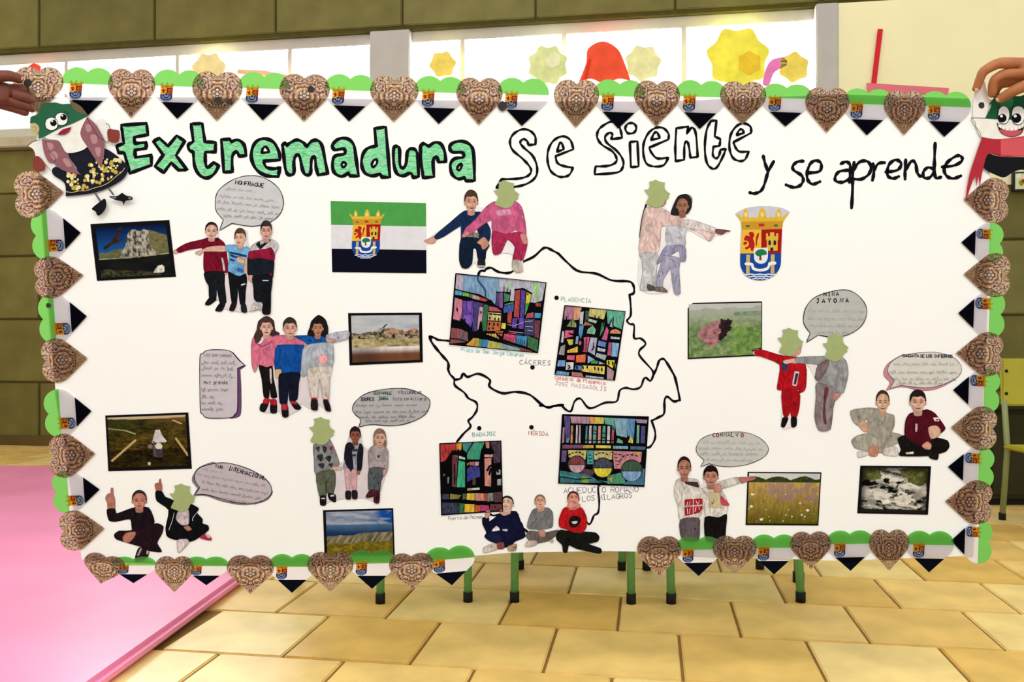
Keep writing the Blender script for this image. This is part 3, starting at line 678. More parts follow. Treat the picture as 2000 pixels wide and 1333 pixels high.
# ================================================================== coat of arms, flag, drawings
def crest_parts(f, crown_back=False, small=False):
    """coat of arms; f maps the drawing of the arms (x 1203-1635, y 335-1108) to the place it is printed.
    returns (name, [(colour, points)])"""
    def q(s):
        r = []
        for t in s.split():
            v = f(*map(float, t.rstrip('!').split(','))); r += [v, v] if t.endswith('!') else [v]
        return r
    cs = lambda s: catmull(q(s), True, 3)
    G1, G2 = '#e0b83c', '#c9962a'
    out = []
    crown = []
    if crown_back: crown.append(('#cfced8', cs('1150,415! 1250,360 1430,335 1620,350 1722,395! 1690,440 1650,490! 1212,495! 1172,445')))
    crown += [(G1, cs('1212,500! 1158,420! 1190,425 1225,460 1240,385 1258,360 1282,400 1290,455 1340,450 1385,455 1400,390 1430,345 1462,390 1478,455 1520,450 1560,455 1575,400 1605,360 1625,400 1630,455 1670,425 1705,410! 1650,500!')),
              (G2, q('1212,500 1650,492 1638,575 1220,582')), ('#b8321f', q('1395,518 1452,518 1452,548 1395,548')), ('#2d6a3c', q('1262,535 1300,535 1300,555 1262,555')), ('#2d6a3c', q('1555,528 1592,528 1592,548 1555,548'))]
    for x in (1260, 1430, 1600): crown.append(('#f2dc86', [f(x+18*math.cos(k), 425+28*math.sin(k)) for k in np.linspace(0, 5.6, 8)]))
    out.append(('crown', crown))
    out.append(('gold_quarter', [('#eab93a', q('1218,585 1422,580 1420,832 1203,832')),
        ('#b3201c', cs('1240,690 1262,640 1300,650 1290,615 1330,605 1350,640 1335,670 1350,720 1345,775 1300,770 1270,790 1250,770 1290,745 1280,700')), ('#b3201c', cs('1362,740 1368,650 1395,612 1392,660 1378,700 1376,745'))] + ([] if small else [('#b3201c', cs('1232,720 1262,705 1275,722 1248,742')), ('#b3201c', cs('1310,770 1340,770 1335,800 1315,800'))])))
    out.append(('red_quarter', [('#a8141c', q('1422,580 1637,575 1626,826 1420,832')),
        ('#d8b83c', q('1478,800 1478,690 1470,690 1470,620 1490,620 1490,650 1512,650 1512,610 1555,610 1555,650 1575,650 1575,620 1597,620 1597,690 1590,690 1590,800')),
        ('#2a1838', cs('1495,705 1508,690 1520,705 1518,740 1497,740')), ('#2a1838', cs('1548,705 1560,690 1574,705 1572,740 1550,740')), ('#2a1838', q('1515,800 1515,768 1545,768 1545,800'))]))
    base = [('#15489c', cs('1203,830! 1626,826! 1622,950 1580,1030 1500,1090 1410,1108 1310,1090 1240,1030 1203,950'))]
    base += [('#c9b070', q('1265,842 1305,842 1298,1045 1262,1045')), ('#c9b070', q('1520,840 1560,840 1556,1040 1518,1040'))]
    base += [('#f0efec', cs('1255,925 1330,930 1350,975 1410,990 1480,970 1500,920 1570,915 1570,945 1520,950 1490,1000 1410,1018 1330,1000 1310,955 1255,950'))]
    for k, y in enumerate((1042, 1064, 1086)):
        w = 165-k*42
        base.append(('#eef0f2', [f(1410-w+2*w*i/12, y+5*math.sin(i*1.9)) for i in range(13)]+[f(1410+w-2*w*i/12, y+11+5*math.sin((12-i)*1.9)) for i in range(13)]))
    out.append(('blue_base', base))
    out.append(('tree_shield', [('#e8e8ec', cs('1345,775! 1488,768! 1488,870 1465,920 1415,938 1362,915 1345,870')), ('#1f7a4c', cs('1355,830 1380,795 1430,785 1470,805 1475,840 1430,850 1390,860')), ('#7a3f2c', q('1402,850 1420,850 1424,900 1398,900'))]))
    return out
def add_crest(parent, org, f, d, crown_back=False, sub=False):
    for name, lst in crest_parts(f, crown_back):
        a = Art(d)
        for col, p in lst: a.poly(p, col)
        a.build(name, M_print, parent, org); d = a.d
    return d
# --- shield cut-out
org = P(1485, 548)
root = empty('coat_of_arms', org, 'colourful coat of arms with a gold crown cut from paper, right of the pointing girls', 'coat of arms')
ox, oy, k = FR['L']; fL = lambda x, y: (ox+x/k, oy+y/k)
a = Art(.0008)
a.poly(catmull(pts('1150,415! 1250,360 1430,335 1620,350 1722,395! 1690,440 1650,490 1640,560! 1626,900 1590,1030 1500,1092 1410,1110 1310,1092 1230,1030 1202,900 1212,580! 1205,490 1172,445', 'L'), True, 4), '#cdccd6', .0011, thick=.0003)
a.build('paper_backing', M_print, root, org)
add_crest(root, org, fL, .0012)
# --- flag print
org = P(740, 534)
root = empty('flag_print', org, 'printed green white and black flag with crowned shield', 'flag')
fl = pts('646,393 832,397 833,534 649,532'); a = Art(.0008); a.poly(fl, '#eceaf0', .0011, thick=.0003); a.build('paper_backing', M_print, root, org)
for nm, c, v0, v1 in (('green_stripe', '#4ea04c', 0.0, .335), ('white_stripe', '#e3e1e6', .335, .67), ('black_stripe', '#06091a', .67, 1.0)):
    a = Art(.0012); a.poly([bil(fl, 0, v0), bil(fl, 1, v0), bil(fl, 1, v1), bil(fl, 0, v1)], c); a.build(nm, M_print, root, org)
ox2, oy2, k2 = FR['K']
fK = lambda x, y: (ox2+(275+(x-1203)/(1635-1203)*265)/k2, oy2+(330+(y-345)/(1108-345)*462)/k2)
add_crest(root, org, fK, .0013)
# --- coloured drawings
def drawing(name, label, fr, corner_s, patches, strokes, caps=(), d=.0008):
    c = pts(corner_s, fr); org = P(sum(p[0] for p in c)/4, max(p[1] for p in c))
    root = empty(name, org, label, 'drawing', 'coloured city drawings around the map')
    a = Art(d); a.poly(c, '#050408', d+.0003, thick=.0003); a.build('paper', M_ink, root, org)
    a = Art(d+.00035)
    for line in patches.strip().split('\n'):
        t = line.split(None, 1)
        if not t: continue
        for sub in t[1].split('|'): a.poly(pts(sub, fr), t[0])
    for col, p in caps: a.poly([(FR[fr][0]+x/FR[fr][2], FR[fr][1]+y/FR[fr][2]) for x, y in p], col)
    a.build('coloured_patches', M_colour, root, org)
    b = Art(a.d+.0001)
    for line in strokes.strip().split('\n'):
        t = line.split(None, 2)
        if len(t) < 3: continue
        for sub in t[2].split('|'): b.stroke(pts(sub, fr), float(t[1]), t[0])
    b.stroke(c+[c[0]], 1.8, '#050408')
    b.build('black_lines', M_ink, root, org)
    return root
drawing('city_drawing', 'bright coloured drawing of old town towers inside the northern half of the map', 'm', '155,75 1500,210 1375,1255 60,1130', '''
#c3b4c6 165,85 260,95 255,330 150,300
#7fa6cb 260,95 800,140 800,340 760,350 740,540 690,480 600,430 500,380 255,330
#b9bccb 800,140 1490,215 1440,480 1330,510 1260,500 1290,370 1160,295 1030,310 1020,480 960,480 970,350 860,340 800,345
#a8d49a 930,200 985,205 960,310 930,300
#9fd07c 1300,210 1390,215 1380,480 1340,480
#3fa0cf 150,320 255,345 250,400 140,390
#7fbf4a 262,350 350,370 345,420 257,405
#1f7a48 352,370 400,380 395,440 347,425
#cda7a0 402,385 500,410 505,470 400,445
#c9323f 502,410 640,465 590,490 507,470
#d9809c 140,430 255,470 235,780 115,760
#5b21a6 262,480 420,480 410,760 380,880 250,740
#7a4fc0 330,500 390,500 370,640 330,620|280,690 390,700 380,860 310,800
#2f1770 430,490 560,520 500,700 470,930 400,930
#d5a2b8 510,570 560,575 550,760 500,930 475,900 490,720
#14633c 570,530 640,545 610,920 560,930 540,800
#8c3a46 90,880 230,900 330,950 340,1090 70,1120
#6f5058 232,930 330,960 330,1090 200,1100
#b34a5a 650,560 760,580 840,640 640,635
#e6d28a 640,650 830,665 815,920 620,930
#c8622a 630,780 820,790 815,920 620,930
#7d4f9a 802,365 860,350 850,590 797,575
#4a2a86 765,370 798,362 793,560 755,550
#1f7a4a 870,360 960,390 945,480 870,500
#b3302c 1040,330 1118,312 1098,730 1020,720
#4c2aa0 1122,312 1200,332 1170,720 1102,740
#e8dc3c 1210,350 1280,385 1245,520 1190,520
#2f9a4c 1190,525 1245,530 1190,690 1175,690
#3a8f5a 880,530 1010,495 1010,525 880,545
#2a4fae 860,560 1020,530 1010,640 870,660
#c2342c 930,655 990,645 980,820 920,800
#ecd84a 840,810 900,815 890,900 830,890
#5a2db0 1000,740 1170,730 1160,900 990,880
#1c1c5e 1180,750 1330,750 1310,1000 1170,980
#b94a5c 1220,670 1310,650 1310,730 1195,735
#3a9ad0 1330,660 1425,665 1415,735 1325,735
#9a2c22 1345,515 1425,510 1420,570 1340,560
#6b1f36 1330,770 1410,775 1390,1040 1320,1020
#e3b65a 590,960 740,955 810,1060 640,1000
#c8642c 740,930 860,930 840,1010 750,960
#d8406c 880,960 1050,950 1030,1110 860,1050
#2f82b8 1054,970 1220,1000 1200,1160 1034,1110
#1c6b3a 1224,1000 1380,1060 1370,1240 1220,1170
#cf9a2a 330,1110 400,1030 500,1040 490,1160 310,1140
#2f9a5a 505,1050 545,1053 530,1165 490,1160
#2f7fc0 548,1055 640,1062 620,1172 533,1165
#c3bb4a 642,1070 830,1110 810,1190 622,1180
#8ea8b4 832,1112 1110,1190 1100,1225 812,1195
#10422c 820,1070 1120,1160 1200,1222 1100,1190
#8a2c3a 1110,1180 1290,1210 1280,1240 1110,1222
''', '''
#050408 1.6 150,310 400,370 690,480|140,400 400,455 590,500|640,640 840,655|630,775 820,785|860,350 865,590|1030,310 1160,295 1290,370 1270,390
#050408 1.5 765,370 760,330|870,350 875,270|920,380 920,290|965,390 965,310|1440,470 1420,660|1200,330 1170,730|1120,310 1100,740
#050408 1.8 540,960 880,960 1190,1000|600,980 1000,1130 1290,1220|330,1110 420,1020 560,960|70,1040 200,1050 330,1090
#050408 .9 640,960 650,1000|680,960 690,1015|720,960 730,1030|760,965 770,1045|800,965 805,1060|890,1010 885,1065|920,1015 915,1075|950,1020 945,1085|980,1025 975,1095|1010,1030 1005,1105|1060,1040 1050,1115|1090,1045 1080,1120|1120,1055 1110,1130|1150,1060 1140,1140|1180,1070 1170,1150
#050408 2.6 660,675 690,675|720,680 760,682|780,685 820,688|660,725 662,750|735,735 736,760|790,740 790,765|655,810 655,840|725,815 725,845|780,820 780,845|650,880 650,905|700,885 720,888|175,590 175,630|530,640 530,660|1225,375 1225,385
#050408 3 130,760 120,850|160,770 150,860|190,780 185,870|230,760 240,860|290,760 260,800 280,880|530,790 500,920|1080,760 1070,900
#d8d4e6 .8 940,930 1160,960|1180,790 1300,780|1190,860 1300,870|1220,920 1300,930|1000,860 1160,800|920,830 1000,850
#20487a 2.6 480,120 490,180 560,270 600,330 595,420
''')
drawing('city_drawing', 'coloured drawing of crowded roofs and spires at the right of the map', 'N', '220,190 825,250 720,940 120,880', '''
#b57494 225,195 310,200 300,330 210,330
#d99a76 310,200 390,210 360,330 305,340
#cfc878 470,215 640,230 610,330 460,300
#5fb59a 640,230 822,255 790,430 650,370
#8f9a5c 240,400 290,325 335,370 335,410
#c9c9cf 370,260 410,250 400,380 370,380
#2c3a2c 430,240 465,250 460,320 420,350
#4a8fce 365,390 410,390 400,470 380,530 360,470
#a0664e 430,350 510,390 400,390
#a6cdb6 460,320 545,345 530,370 450,345
#82c2a0 450,430 500,390 530,430 520,480 440,470
#1f7f4a 590,370 620,350 610,440 570,500
#d24f86 640,400 660,440 640,540 590,530
#a9b6cc 690,330 705,410 670,400
#d98f5e 680,440 730,425 780,450 780,475 670,470
#b9c4d6 680,500 770,510 770,530 680,525
#d9527a 225,440 310,440 300,500 215,520
#e3cf4e 240,530 305,530 300,580 265,590
#c9c9cf 195,445 215,450 205,560 180,560
#9a9aa0 180,600 225,580 215,690 160,680
#e5bb3c 245,640 350,600 350,660 245,665
#7fa6d6 335,500 360,500 350,575 325,575
#d4683c 370,540 390,560 380,590 360,580
#cf4c7c 410,510 470,505 440,660 400,650
#b3b3cc 478,510 545,515 520,690 450,650
#5a7fce 560,540 635,560 625,610 550,590
#c0cbd6 550,610 630,630 620,655 545,645
#9fb0bb 540,665 640,690 620,740 525,700
#c9487c 660,560 690,560 680,690 645,690
#7fb0dc 695,560 765,570 745,705 685,700
#dd4372 245,690 320,690 315,740 240,730
#e86a2c 335,690 430,680 425,760 330,760
#8fb3d9 450,690 520,730 450,770
#2f9a4c 500,735 560,750 545,775 480,770
#b3b3cc 565,752 625,775 560,780
#e5d336 640,740 720,740 700,820 640,780
#2f7f46 717,770 735,780 725,830
#6fa0dc 155,740 225,740 220,800 145,800
#d0d3d6 235,760 310,760 305,830 230,835
#4a78c8 330,790 390,795 385,840 320,830
#ecd65c 395,790 620,800 615,880 390,850
#62a0d9 145,845 265,860 260,890 125,880
#b8686a 290,855 390,865 410,910 290,895
#b0b8d6 430,890 610,910 610,930 425,915
#b9929c 645,800 715,850 700,935 640,930
''', '''
#050408 2 240,300 235,330|520,290 530,340|560,300 570,360|620,330 600,400|690,330 660,400|705,310 700,400
#050408 2.8 265,470 300,480|520,810 522,830|555,815 557,835|590,820 592,840|660,750 660,775|700,755 700,780|340,800 345,820|400,800 405,820|445,800 446,815|260,790 270,810 260,820
#050408 1.4 290,330 285,400|410,520 405,640|440,520 430,640|510,560 500,640|490,640 520,600
''')
pm = []
def arcfill(cx, cy, r, up, lo):
    top = [(cx+r*math.cos(math.pi+math.pi*i/14), cy+r*math.sin(math.pi+math.pi*i/14)) for i in range(15)]
    bot = [(cx+r*math.cos(math.pi*i/14), cy+8+r*math.sin(math.pi*i/14)) for i in range(15)]
    ring = [(cx+(r+12)*math.cos(2*math.pi*i/28), cy+(r+12)*math.sin(2*math.pi*i/28)) for i in range(28)]
    return [('#050408', ring), (up, top), (lo, bot)]
for t in ((295, 520, 66, '#7a1f24', '#c99aa4'), (520, 548, 76, '#2c2f4a', '#e8d82c'), (770, 575, 84, '#1f4a2c', '#7fa8d9')): pm += arcfill(*t)
stripes = '\n'.join('%s %d,%d %d,%d %d,338 %d,338' % (c, x0+6, y, x1, y, x1-4, x0) for c, x0, x1, y in (('#d08a4a', 240, 264, 185), ('#c9b8c0', 284, 304, 180), ('#b0a0b4', 310, 330, 180), ('#3f8f8a', 368, 388, 190), ('#c9c0c8', 398, 424, 185), ('#5f9a90', 434, 466, 185), ('#d98a7c', 476, 504, 188), ('#3f9a84', 514, 545, 188), ('#cfc9d4', 556, 584, 190), ('#a83c4c', 594, 618, 215), ('#6fae9a', 812, 838, 180), ('#3a3a80', 848, 888, 190)))
drawing('city_drawing', 'coloured drawing of an aqueduct over a bridge with three round arches', 'Q', '170,88 917,108 878,714 135,684', '''
#4a3a86 185,100 240,105 235,300 200,330
#b08a9c 240,105 410,110 400,170 250,165
#d9964a 410,110 460,112 450,170 405,170
#d6c63a 460,112 530,115 530,170 450,170
#5fae94 530,115 620,120 625,250 590,180 540,172
#7fa8c0 620,120 740,125 730,290 640,270
#4f8fc0 740,125 800,128 790,300 735,270
#9a7fa8 800,128 908,135 900,170 820,165
#b07fa0 175,200 190,200 185,330 165,340
#5f9a90 205,300 232,290 225,330 205,335
'''+stripes+'''
#c9cf4a 740,330 760,275 785,310 780,340
#5fae94 640,335 650,290 690,310 695,340
#7d3f6c 172,352 350,352 348,382 170,385
#cfa52c 352,355 440,355 440,380 350,382
#d9c84a 460,355 590,358 590,382 460,380
#6fb0c0 610,360 740,362 740,388 610,386
#2f5f78 760,364 892,368 887,396 760,392
#5a3f80 165,400 210,400 200,500 160,500
#d2bf6c 220,398 380,400 370,480 225,460
#2f9a9a 385,400 440,402 440,520 385,520
#cfc078 445,402 600,404 600,480 445,480
#c9808c 604,405 860,412 850,500 680,560 620,560
#e0a83c 790,410 850,415 840,450
#4a1f3a 340,560 450,570 430,620 330,605
#1f6f7a 145,575 400,612 470,655 640,680 150,680
#2a8f9a 150,600 300,635 290,650 150,625
#6f9a3a 330,622 400,632 400,682 340,680
#3a8f6a 560,620 690,590 720,690 560,690
#c0b050 560,640 612,630 600,680
#2a6f8c 850,560 884,560 876,700 700,695
''', '''
#050408 1.8 250,175 335,170|375,180 420,175 470,185 530,180 600,185 625,230 630,330|240,345 700,350|815,165 900,170|350,310 620,315|640,280 690,310
#050408 1.4 440,230 465,232|440,255 465,257|515,250 545,250|515,290 545,290|250,250 268,250
#050408 2 225,440 240,430|250,425 268,420|280,416 300,415|312,416 330,420|340,428 352,438|455,440 470,430|480,424 500,420|512,420 535,422|548,428 565,438|690,455 710,445|725,440 745,438|760,437 785,438|800,442 820,450
#050408 1.3 610,430 640,432|650,435 680,438|620,460 650,462|630,490 660,492|640,520 660,520|660,500 685,470|395,440 420,440|395,470 425,470|400,500 425,500|590,415 615,416
#050408 1.6 150,625 300,650 420,640|440,600 480,660 540,680
''', pm)
bt = []
drawing('city_drawing', 'dark bright drawing of a gate between two round towers at the left of the map', 'n', '70,132 1008,88 1035,1165 98,1228', '''
#b3141c 80,140 240,130 245,260 150,400 80,420
#c5221c 240,128 310,122 320,240 240,250
#dd8f22 320,120 410,115 400,240 330,240
#1f9a78 420,115 760,105 700,240 680,380 490,370 490,280 430,230
#2a7f8a 430,115 600,105 520,220 440,220
#cf7a68 770,105 830,100 830,200 780,210
#3a1038 850,100 1000,95 1000,420 900,430 880,240
#5c0e1e 260,290 345,310 330,800 260,790
#8a2c6a 300,310 350,318 348,345 302,335
#1fae80 360,375 462,405 458,800 332,800
#b8d8d0 365,320 460,345 460,382 365,360
#d48a7c 755,360 860,350 855,790 760,780
#cf9aa0 755,300 885,300 880,338 755,338
#7fa82c 485,440 520,420 500,480
#c75a66 525,415 600,410 600,470 530,465
#c9a0b4 610,410 670,410 665,470 605,470
#1c1c86 490,520 540,480 610,475 680,500 690,640 640,650 490,720
#4a2a30 575,660 620,650 620,760 570,765
#c8d8c0 495,820 680,805 680,840 495,850
#c9505a 505,822 560,818 560,842 505,846
#9aa0a4 950,680 1010,670 1010,770 950,770|930,540 1000,530 1000,610 940,610
#6fae8c 185,650 215,640 210,740 190,740
#8a4a4a 120,600 155,590 160,625 125,630
#24204a 110,905 210,905 210,985 110,985
#7d7420 230,900 400,920 360,980 225,985
#2f5a3a 420,900 480,900 470,980 420,990
#dcb82c 485,895 610,890 600,1000 480,990
#d68a78 615,890 750,895 750,1010 610,1005
#b8303c 755,895 800,895 795,1015 750,1010
#6f8078 805,890 890,885 890,1010 800,1020
#4a141c 900,880 1020,870 1020,1020 900,1030
#0e1444 105,1030 360,1040 360,1195 110,1210
#0f5c2c 370,1045 440,1050 440,1190 370,1195
#f0c61c 450,1055 600,1060 600,1180 450,1185
#d8501c 610,1070 690,1080 690,1170 610,1180
#b8206c 690,1070 820,1080 830,1160 690,1165
#5a0e16 840,1060 1028,1050 1030,1150 840,1160
''', '''
#050408 3.4 235,290 350,290 470,330|265,240 265,290|305,240 305,290|355,225 355,300|400,235 400,310|445,250 450,330|735,270 900,270|735,230 735,270|785,205 785,270|845,210 845,270|885,230 885,270
#050408 3 480,390 690,385|360,370 460,400|700,300 700,800|470,330 470,830|90,870 1020,850|100,1015 500,1010 1020,1045
#050408 4 800,540 830,480 890,450 990,440|830,600 850,520 900,480 960,560|900,460 890,800|930,640 1000,620|110,480 160,430 220,480|130,560 170,470 210,580|165,480 170,800
#050408 2 590,100 510,230 480,290|300,440 300,760
''')
# ================================================================== heart border
def heart_outline(n=26):
    s = 1.0; r = s/2; c = s/(2*math.sqrt(2)); p = []
    for i in range(n+1):                       # right lobe, from the right corner over the top to the cleft
        t = math.radians(-45)+math.pi*i/n; p.append((c+r*math.cos(t), c+r*math.sin(t)))
    for i in range(1, n+1):
        t = math.radians(45)+math.pi*i/n; p.append((-c+r*math.cos(t), c+r*math.sin(t)))
    p.append((0, -s/math.sqrt(2)))
    w = 2*(c+r); lo = -s/math.sqrt(2); hi = c+r
    return [(x/w, (y-lo)/(hi-lo)) for x, y in p]     # width 1, tip at (0,0), top at 1
HO = heart_outline()
def clip_h(p, v, above):
    out = []; n = len(p)
    for i in range(n):
        a, b = p[i], p[(i+1) % n]; ia = (a[1] >= v) == above; ib = (b[1] >= v) == above
        if ia: out.append(a)
        if ia != ib: t = (v-a[1])/(b[1]-a[1]); out.append((a[0]+(b[0]-a[0])*t, v))
    return out
def local_art(name, shapes, m, d):
    a = Art(d)
    for col, p in shapes: a.poly([(x, -y) for x, y in p], col)
    a.xf(lambda x, y, dd: (x, -dd, -y))
    me = a.build(name, m, raw=True)
    mesh = me.data; bpy.data.objects.remove(me); return mesh
V1, V2 = .665, .335
ME_green = local_art('green_lobes', [('#7cca64', clip_h(HO, V1, True))], M_heart, 0)
ME_white = local_art('white_band', [('#e9e5ea', clip_h(clip_h(HO, V1, False), V2, True))], M_heart, 0)
ME_black = local_art('black_tip', [('#0b0d1a', clip_h(HO, V2, False))], M_heart, 0)
fH = lambda x, y: (-.22+((x-1416)/(1635-1203))*.235, -(.345+(1108-y)/(1108-345)*.40))
sh = []
for nm, lst in crest_parts(fH, small=True):
    for col, p in lst: sh.append((col, [(x, -y) for x, y in p]))
ME_crest = local_art('printed_crest', sh, M_heart, .0001)
def paisley_mesh(seed):
    NR, NA = 46, 190; cx, cy = 0.0, .52
    per = [0]
    for i in range(len(HO)): 
        a, b = HO[i], HO[(i+1) % len(HO)]; per.append(per[-1]+math.hypot(a[0]-b[0], a[1]-b[1]))
    ring = []
    for k in range(NA):
        t = per[-1]*k/NA; i = max(j for j in range(len(per)) if per[j] <= t+1e-9); i = min(i, len(HO)-1)
        a, b = HO[i], HO[(i+1) % len(HO)]; f = (t-per[i])/((per[i+1]-per[i]) or 1); ring.append((a[0]+(b[0]-a[0])*f, a[1]+(b[1]-a[1])*f))
    for corner in ((0.0, 0.0),):               # keep the tip sharp
        j = min(range(NA), key=lambda q: (ring[q][0]-corner[0])**2+(ring[q][1]-corner[1])**2); ring[j] = corner
    R = np.array(ring); t = np.linspace(0, 1, NR+1)[:, None, None]
    G = np.array([cx, cy])+(R[None]-np.array([cx, cy]))*t
    co = G.reshape(-1, 2); u = np.abs(co[:, 0]); v = co[:, 1]
    n1 = fbm(u*9+3, v*9, seed); n2 = fbm(u*9, v*9+7, seed+11); n3 = fbm(u*38, v*38, seed+23)
    wu, wv = u+.13*(n1-.5), v+.13*(n2-.5)
    c = mixc(col3('#a98a66'), col3('#c2a587'), n1*1.6-.3)
    c = mixc(c, np.broadcast_to(col3('#b07a70'), c.shape), (n2-.45)*3)
    def rings(x0, y0, sx, sy, freq, r1, cols):
        nonlocal c
        r = np.hypot((wu-x0)*sx, (wv-y0)*sy); m = r < r1; ph = (r*freq) % 1.0
        c = np.where((m & (ph < .30))[:, None], col3(cols[0]), c); c = np.where((m & (ph > .62) & (ph < .80))[:, None], col3(cols[1]), c)
    rings(.0, .54, 1.0, 1.15, 10, .34, ('#6d4a3c', '#dcc6a6'))
    rings(.30, .74, 1.1, 1.0, 16, .17, ('#6f4a50', '#d8bdb6'))
    rings(.17, .33, 1.0, 1.3, 16, .15, ('#5d4034', '#cdb38c'))
    rings(.10, .90, 1.0, 1.2, 18, .10, ('#3c3230', '#d6c8c0'))
    w = np.abs(((wu*.9+wv*1.3)*13+2.2*n1) % 1-.5); far = np.hypot(wu, wv-.54) > .36
    c = np.where(((w < .10) & far)[:, None], col3('#59392f'), c); c = np.where(((w > .40) & far)[:, None], mixc(c, np.broadcast_to(col3('#e2cfb4'), c.shape), n3*1.2), c)
    for k in range(7):
        an = math.pi*2*k/6+.52; q = (0, .55) if k == 6 else (abs(.075*math.cos(an)), .55+.075*math.sin(an))
        r = np.hypot(u-q[0], v-q[1]); c = np.where((r < .040)[:, None], col3('#4f3630'), c); c = np.where((r < .030)[:, None], mixc(col3('#9c8070'), col3('#d9c4b6'), n3*1.5), c)
    c = c*(.42+.98*n3)[:, None]
    me = bpy.data.meshes.new('paisley_print'); vs = np.stack([co[:, 0], 0*co[:, 0], co[:, 1]], -1)
    fc = []
    for i in range(NR):
        for k in range(NA):
            a, b = i*NA+k, i*NA+(k+1) % NA
            fc.append((a, b, b+NA, a+NA) if i else (a, b+NA, a+NA))
    fc = [f[::-1] for f in fc]
    me.from_pydata([tuple(x) for x in vs], [], fc)
    at = me.color_attributes.new('Col', 'FLOAT_COLOR', 'POINT'); buf = np.ones((len(co), 4), np.float32); buf[:, :3] = np.clip(c, 0, 1)
    at.data.foreach_set('color', buf.ravel()); me.materials.append(M_heart); return me
ME_pais = [paisley_mesh(s) for s in (3, 57)]
cnt = [0]
def orient(o, tip, w, h, side, tilt, d):
    o.location = P(tip[0], tip[1], d)
    base = {'t': 0, 'b': 0, 'l': -90, 'r': 90}[side]
    o.rotation_euler = (0, math.radians(base+tilt), 0)
    o.scale = (w*S, 1, h*S)
WHERE = {'t': 'top border', 'l': 'left border', 'r': 'right border', 'b': 'bottom left border', 'c': 'bottom right border'}
ORD = ['first', 'second', 'third', 'fourth', 'fifth', 'sixth', 'seventh', 'eighth', 'ninth', 'tenth', 'eleventh']
DIRW = {'t': 'from the left', 'b': 'from the left', 'c': 'from the left', 'l': 'from the top', 'r': 'from the top'}
def paisley(side, idx, tip, w, h, tilt=0):
    o = bpy.data.objects.new('paisley_heart', ME_pais[cnt[0] % 2]); C.objects.link(o); cnt[0] += 1
    orient(o, tip, w, h, 'b' if side == 'c' else side, tilt, .0033+(cnt[0] % 3)*.0001)
    tag(o, 'brown paisley paper heart, %s paisley heart %s on the %s' % (ORD[idx], DIRW[side], WHERE[side]), 'paper heart', 'paisley hearts of the poster border')
def flagheart(side, idx, tip, w, h, tilt=0):
    o = empty('flag_heart', (0, 0, 0)); cnt[0] += 1
    orient(o, tip, w, h, 'b' if side == 'c' else side, tilt, .0029+(cnt[0] % 3)*.0001)
    tag(o, 'green white black crested heart, %s flag heart %s on the %s' % (ORD[idx], DIRW[side], WHERE[side]), 'paper heart', 'flag hearts of the poster border')
    for nm, me in (('green_lobes', ME_green), ('white_band', ME_white), ('black_tip', ME_black), ('printed_crest', ME_crest)):
        c = bpy.data.objects.new(nm, me); C.objects.link(c); c.parent = o
TOPY = lambda x: np.interp(x, [75, 258, 600, 937, 1124, 1450, 1613, 1764, 1900], [132, 136, 146, 153, 157, 160, 172, 178, 182])
for i, (x, y, w) in enumerate(((75, 222, 98), (257, 231, 92), (424, 237, 98), (594, 238, 98), (769, 239, 94), (935, 245, 90), (1124, 250, 88), (1281, 248, 90), (1449, 244, 90), (1613, 260, 86), (1764, 265, 82))):
    paisley('t', i, (x, y), w, y-TOPY(x), 1.5)
for i, (x, y) in enumerate(((170, 229), (347, 233), (514, 236), (682, 238), (857, 243), (1019, 247), (1207, 252), (1366, 253), (1533, 248), (1692, 265), (1843, 268))):
    flagheart('t', i, (x, y), 102 if i < 9 else 100, y-TOPY(x)+1, 2)
for i, (x, y, w, h) in enumerate(((127, 376, 92, 97), (165, 538, 82, 96), (173, 700, 86, 90), (188, 886, 86, 90), (206, 1032, 78, 88))): paisley('l', i, (x, y), w, h, -4)
for i, (x, y, w, h) in enumerate(((159, 455, 100, 96), (171, 618, 98, 94), (180, 803, 94, 92), (196, 956, 84, 92))): flagheart('l', i, (x, y), w, h, -4)
for i, (x, y, w, h) in enumerate(((1880, 390, 88, 88), (1880, 536, 86, 91), (1865, 690, 86, 92), (1855, 835, 86, 90), (1844, 979, 86, 92))): paisley('r', i, (x, y), w, h, 2)
for i, (x, y, w, h) in enumerate(((1876, 474, 82, 82), (1870, 612, 94, 91), (1860, 762, 90, 91), (1850, 912, 86, 90), (1856, 1056, 86, 80))): flagheart('r', i, (x, y), w, h, 2)
for i, (x, y, w, h, t) in enumerate(((198, 1140, 82, 58, 12), (342, 1157, 76, 71, 0), (490, 1160, 92, 76, 0), (646, 1156, 90, 78, 0), (806, 1152, 88, 72, -2))): paisley('b', i, (x, y), w, h, t)
for i, (x, y, w, h, t) in enumerate(((262, 1139, 90, 52, 0), (404, 1143, 88, 56, 0), (571, 1158, 92, 76, 0), (727, 1150, 94, 76, 0), (883, 1143, 98, 76, -5))): flagheart('b', i, (x, y), w, h, t)
for i, (x, y, w, h, t) in enumerate(((1287, 1126, 86, 79, 0), (1434, 1122, 86, 76, 0), (1583, 1112, 80, 74, -1), (1735, 1115, 78, 81, 0))): paisley('c', i, (x, y), w, h, t)
for i, (x, y, w, h, t) in enumerate(((1364, 1125, 92, 77, -1), (1511, 1122, 94, 78, 0), (1660, 1115, 94, 79, -1), (1813, 1118, 96, 81, 1))): flagheart('c', i, (x, y), w, h, t)
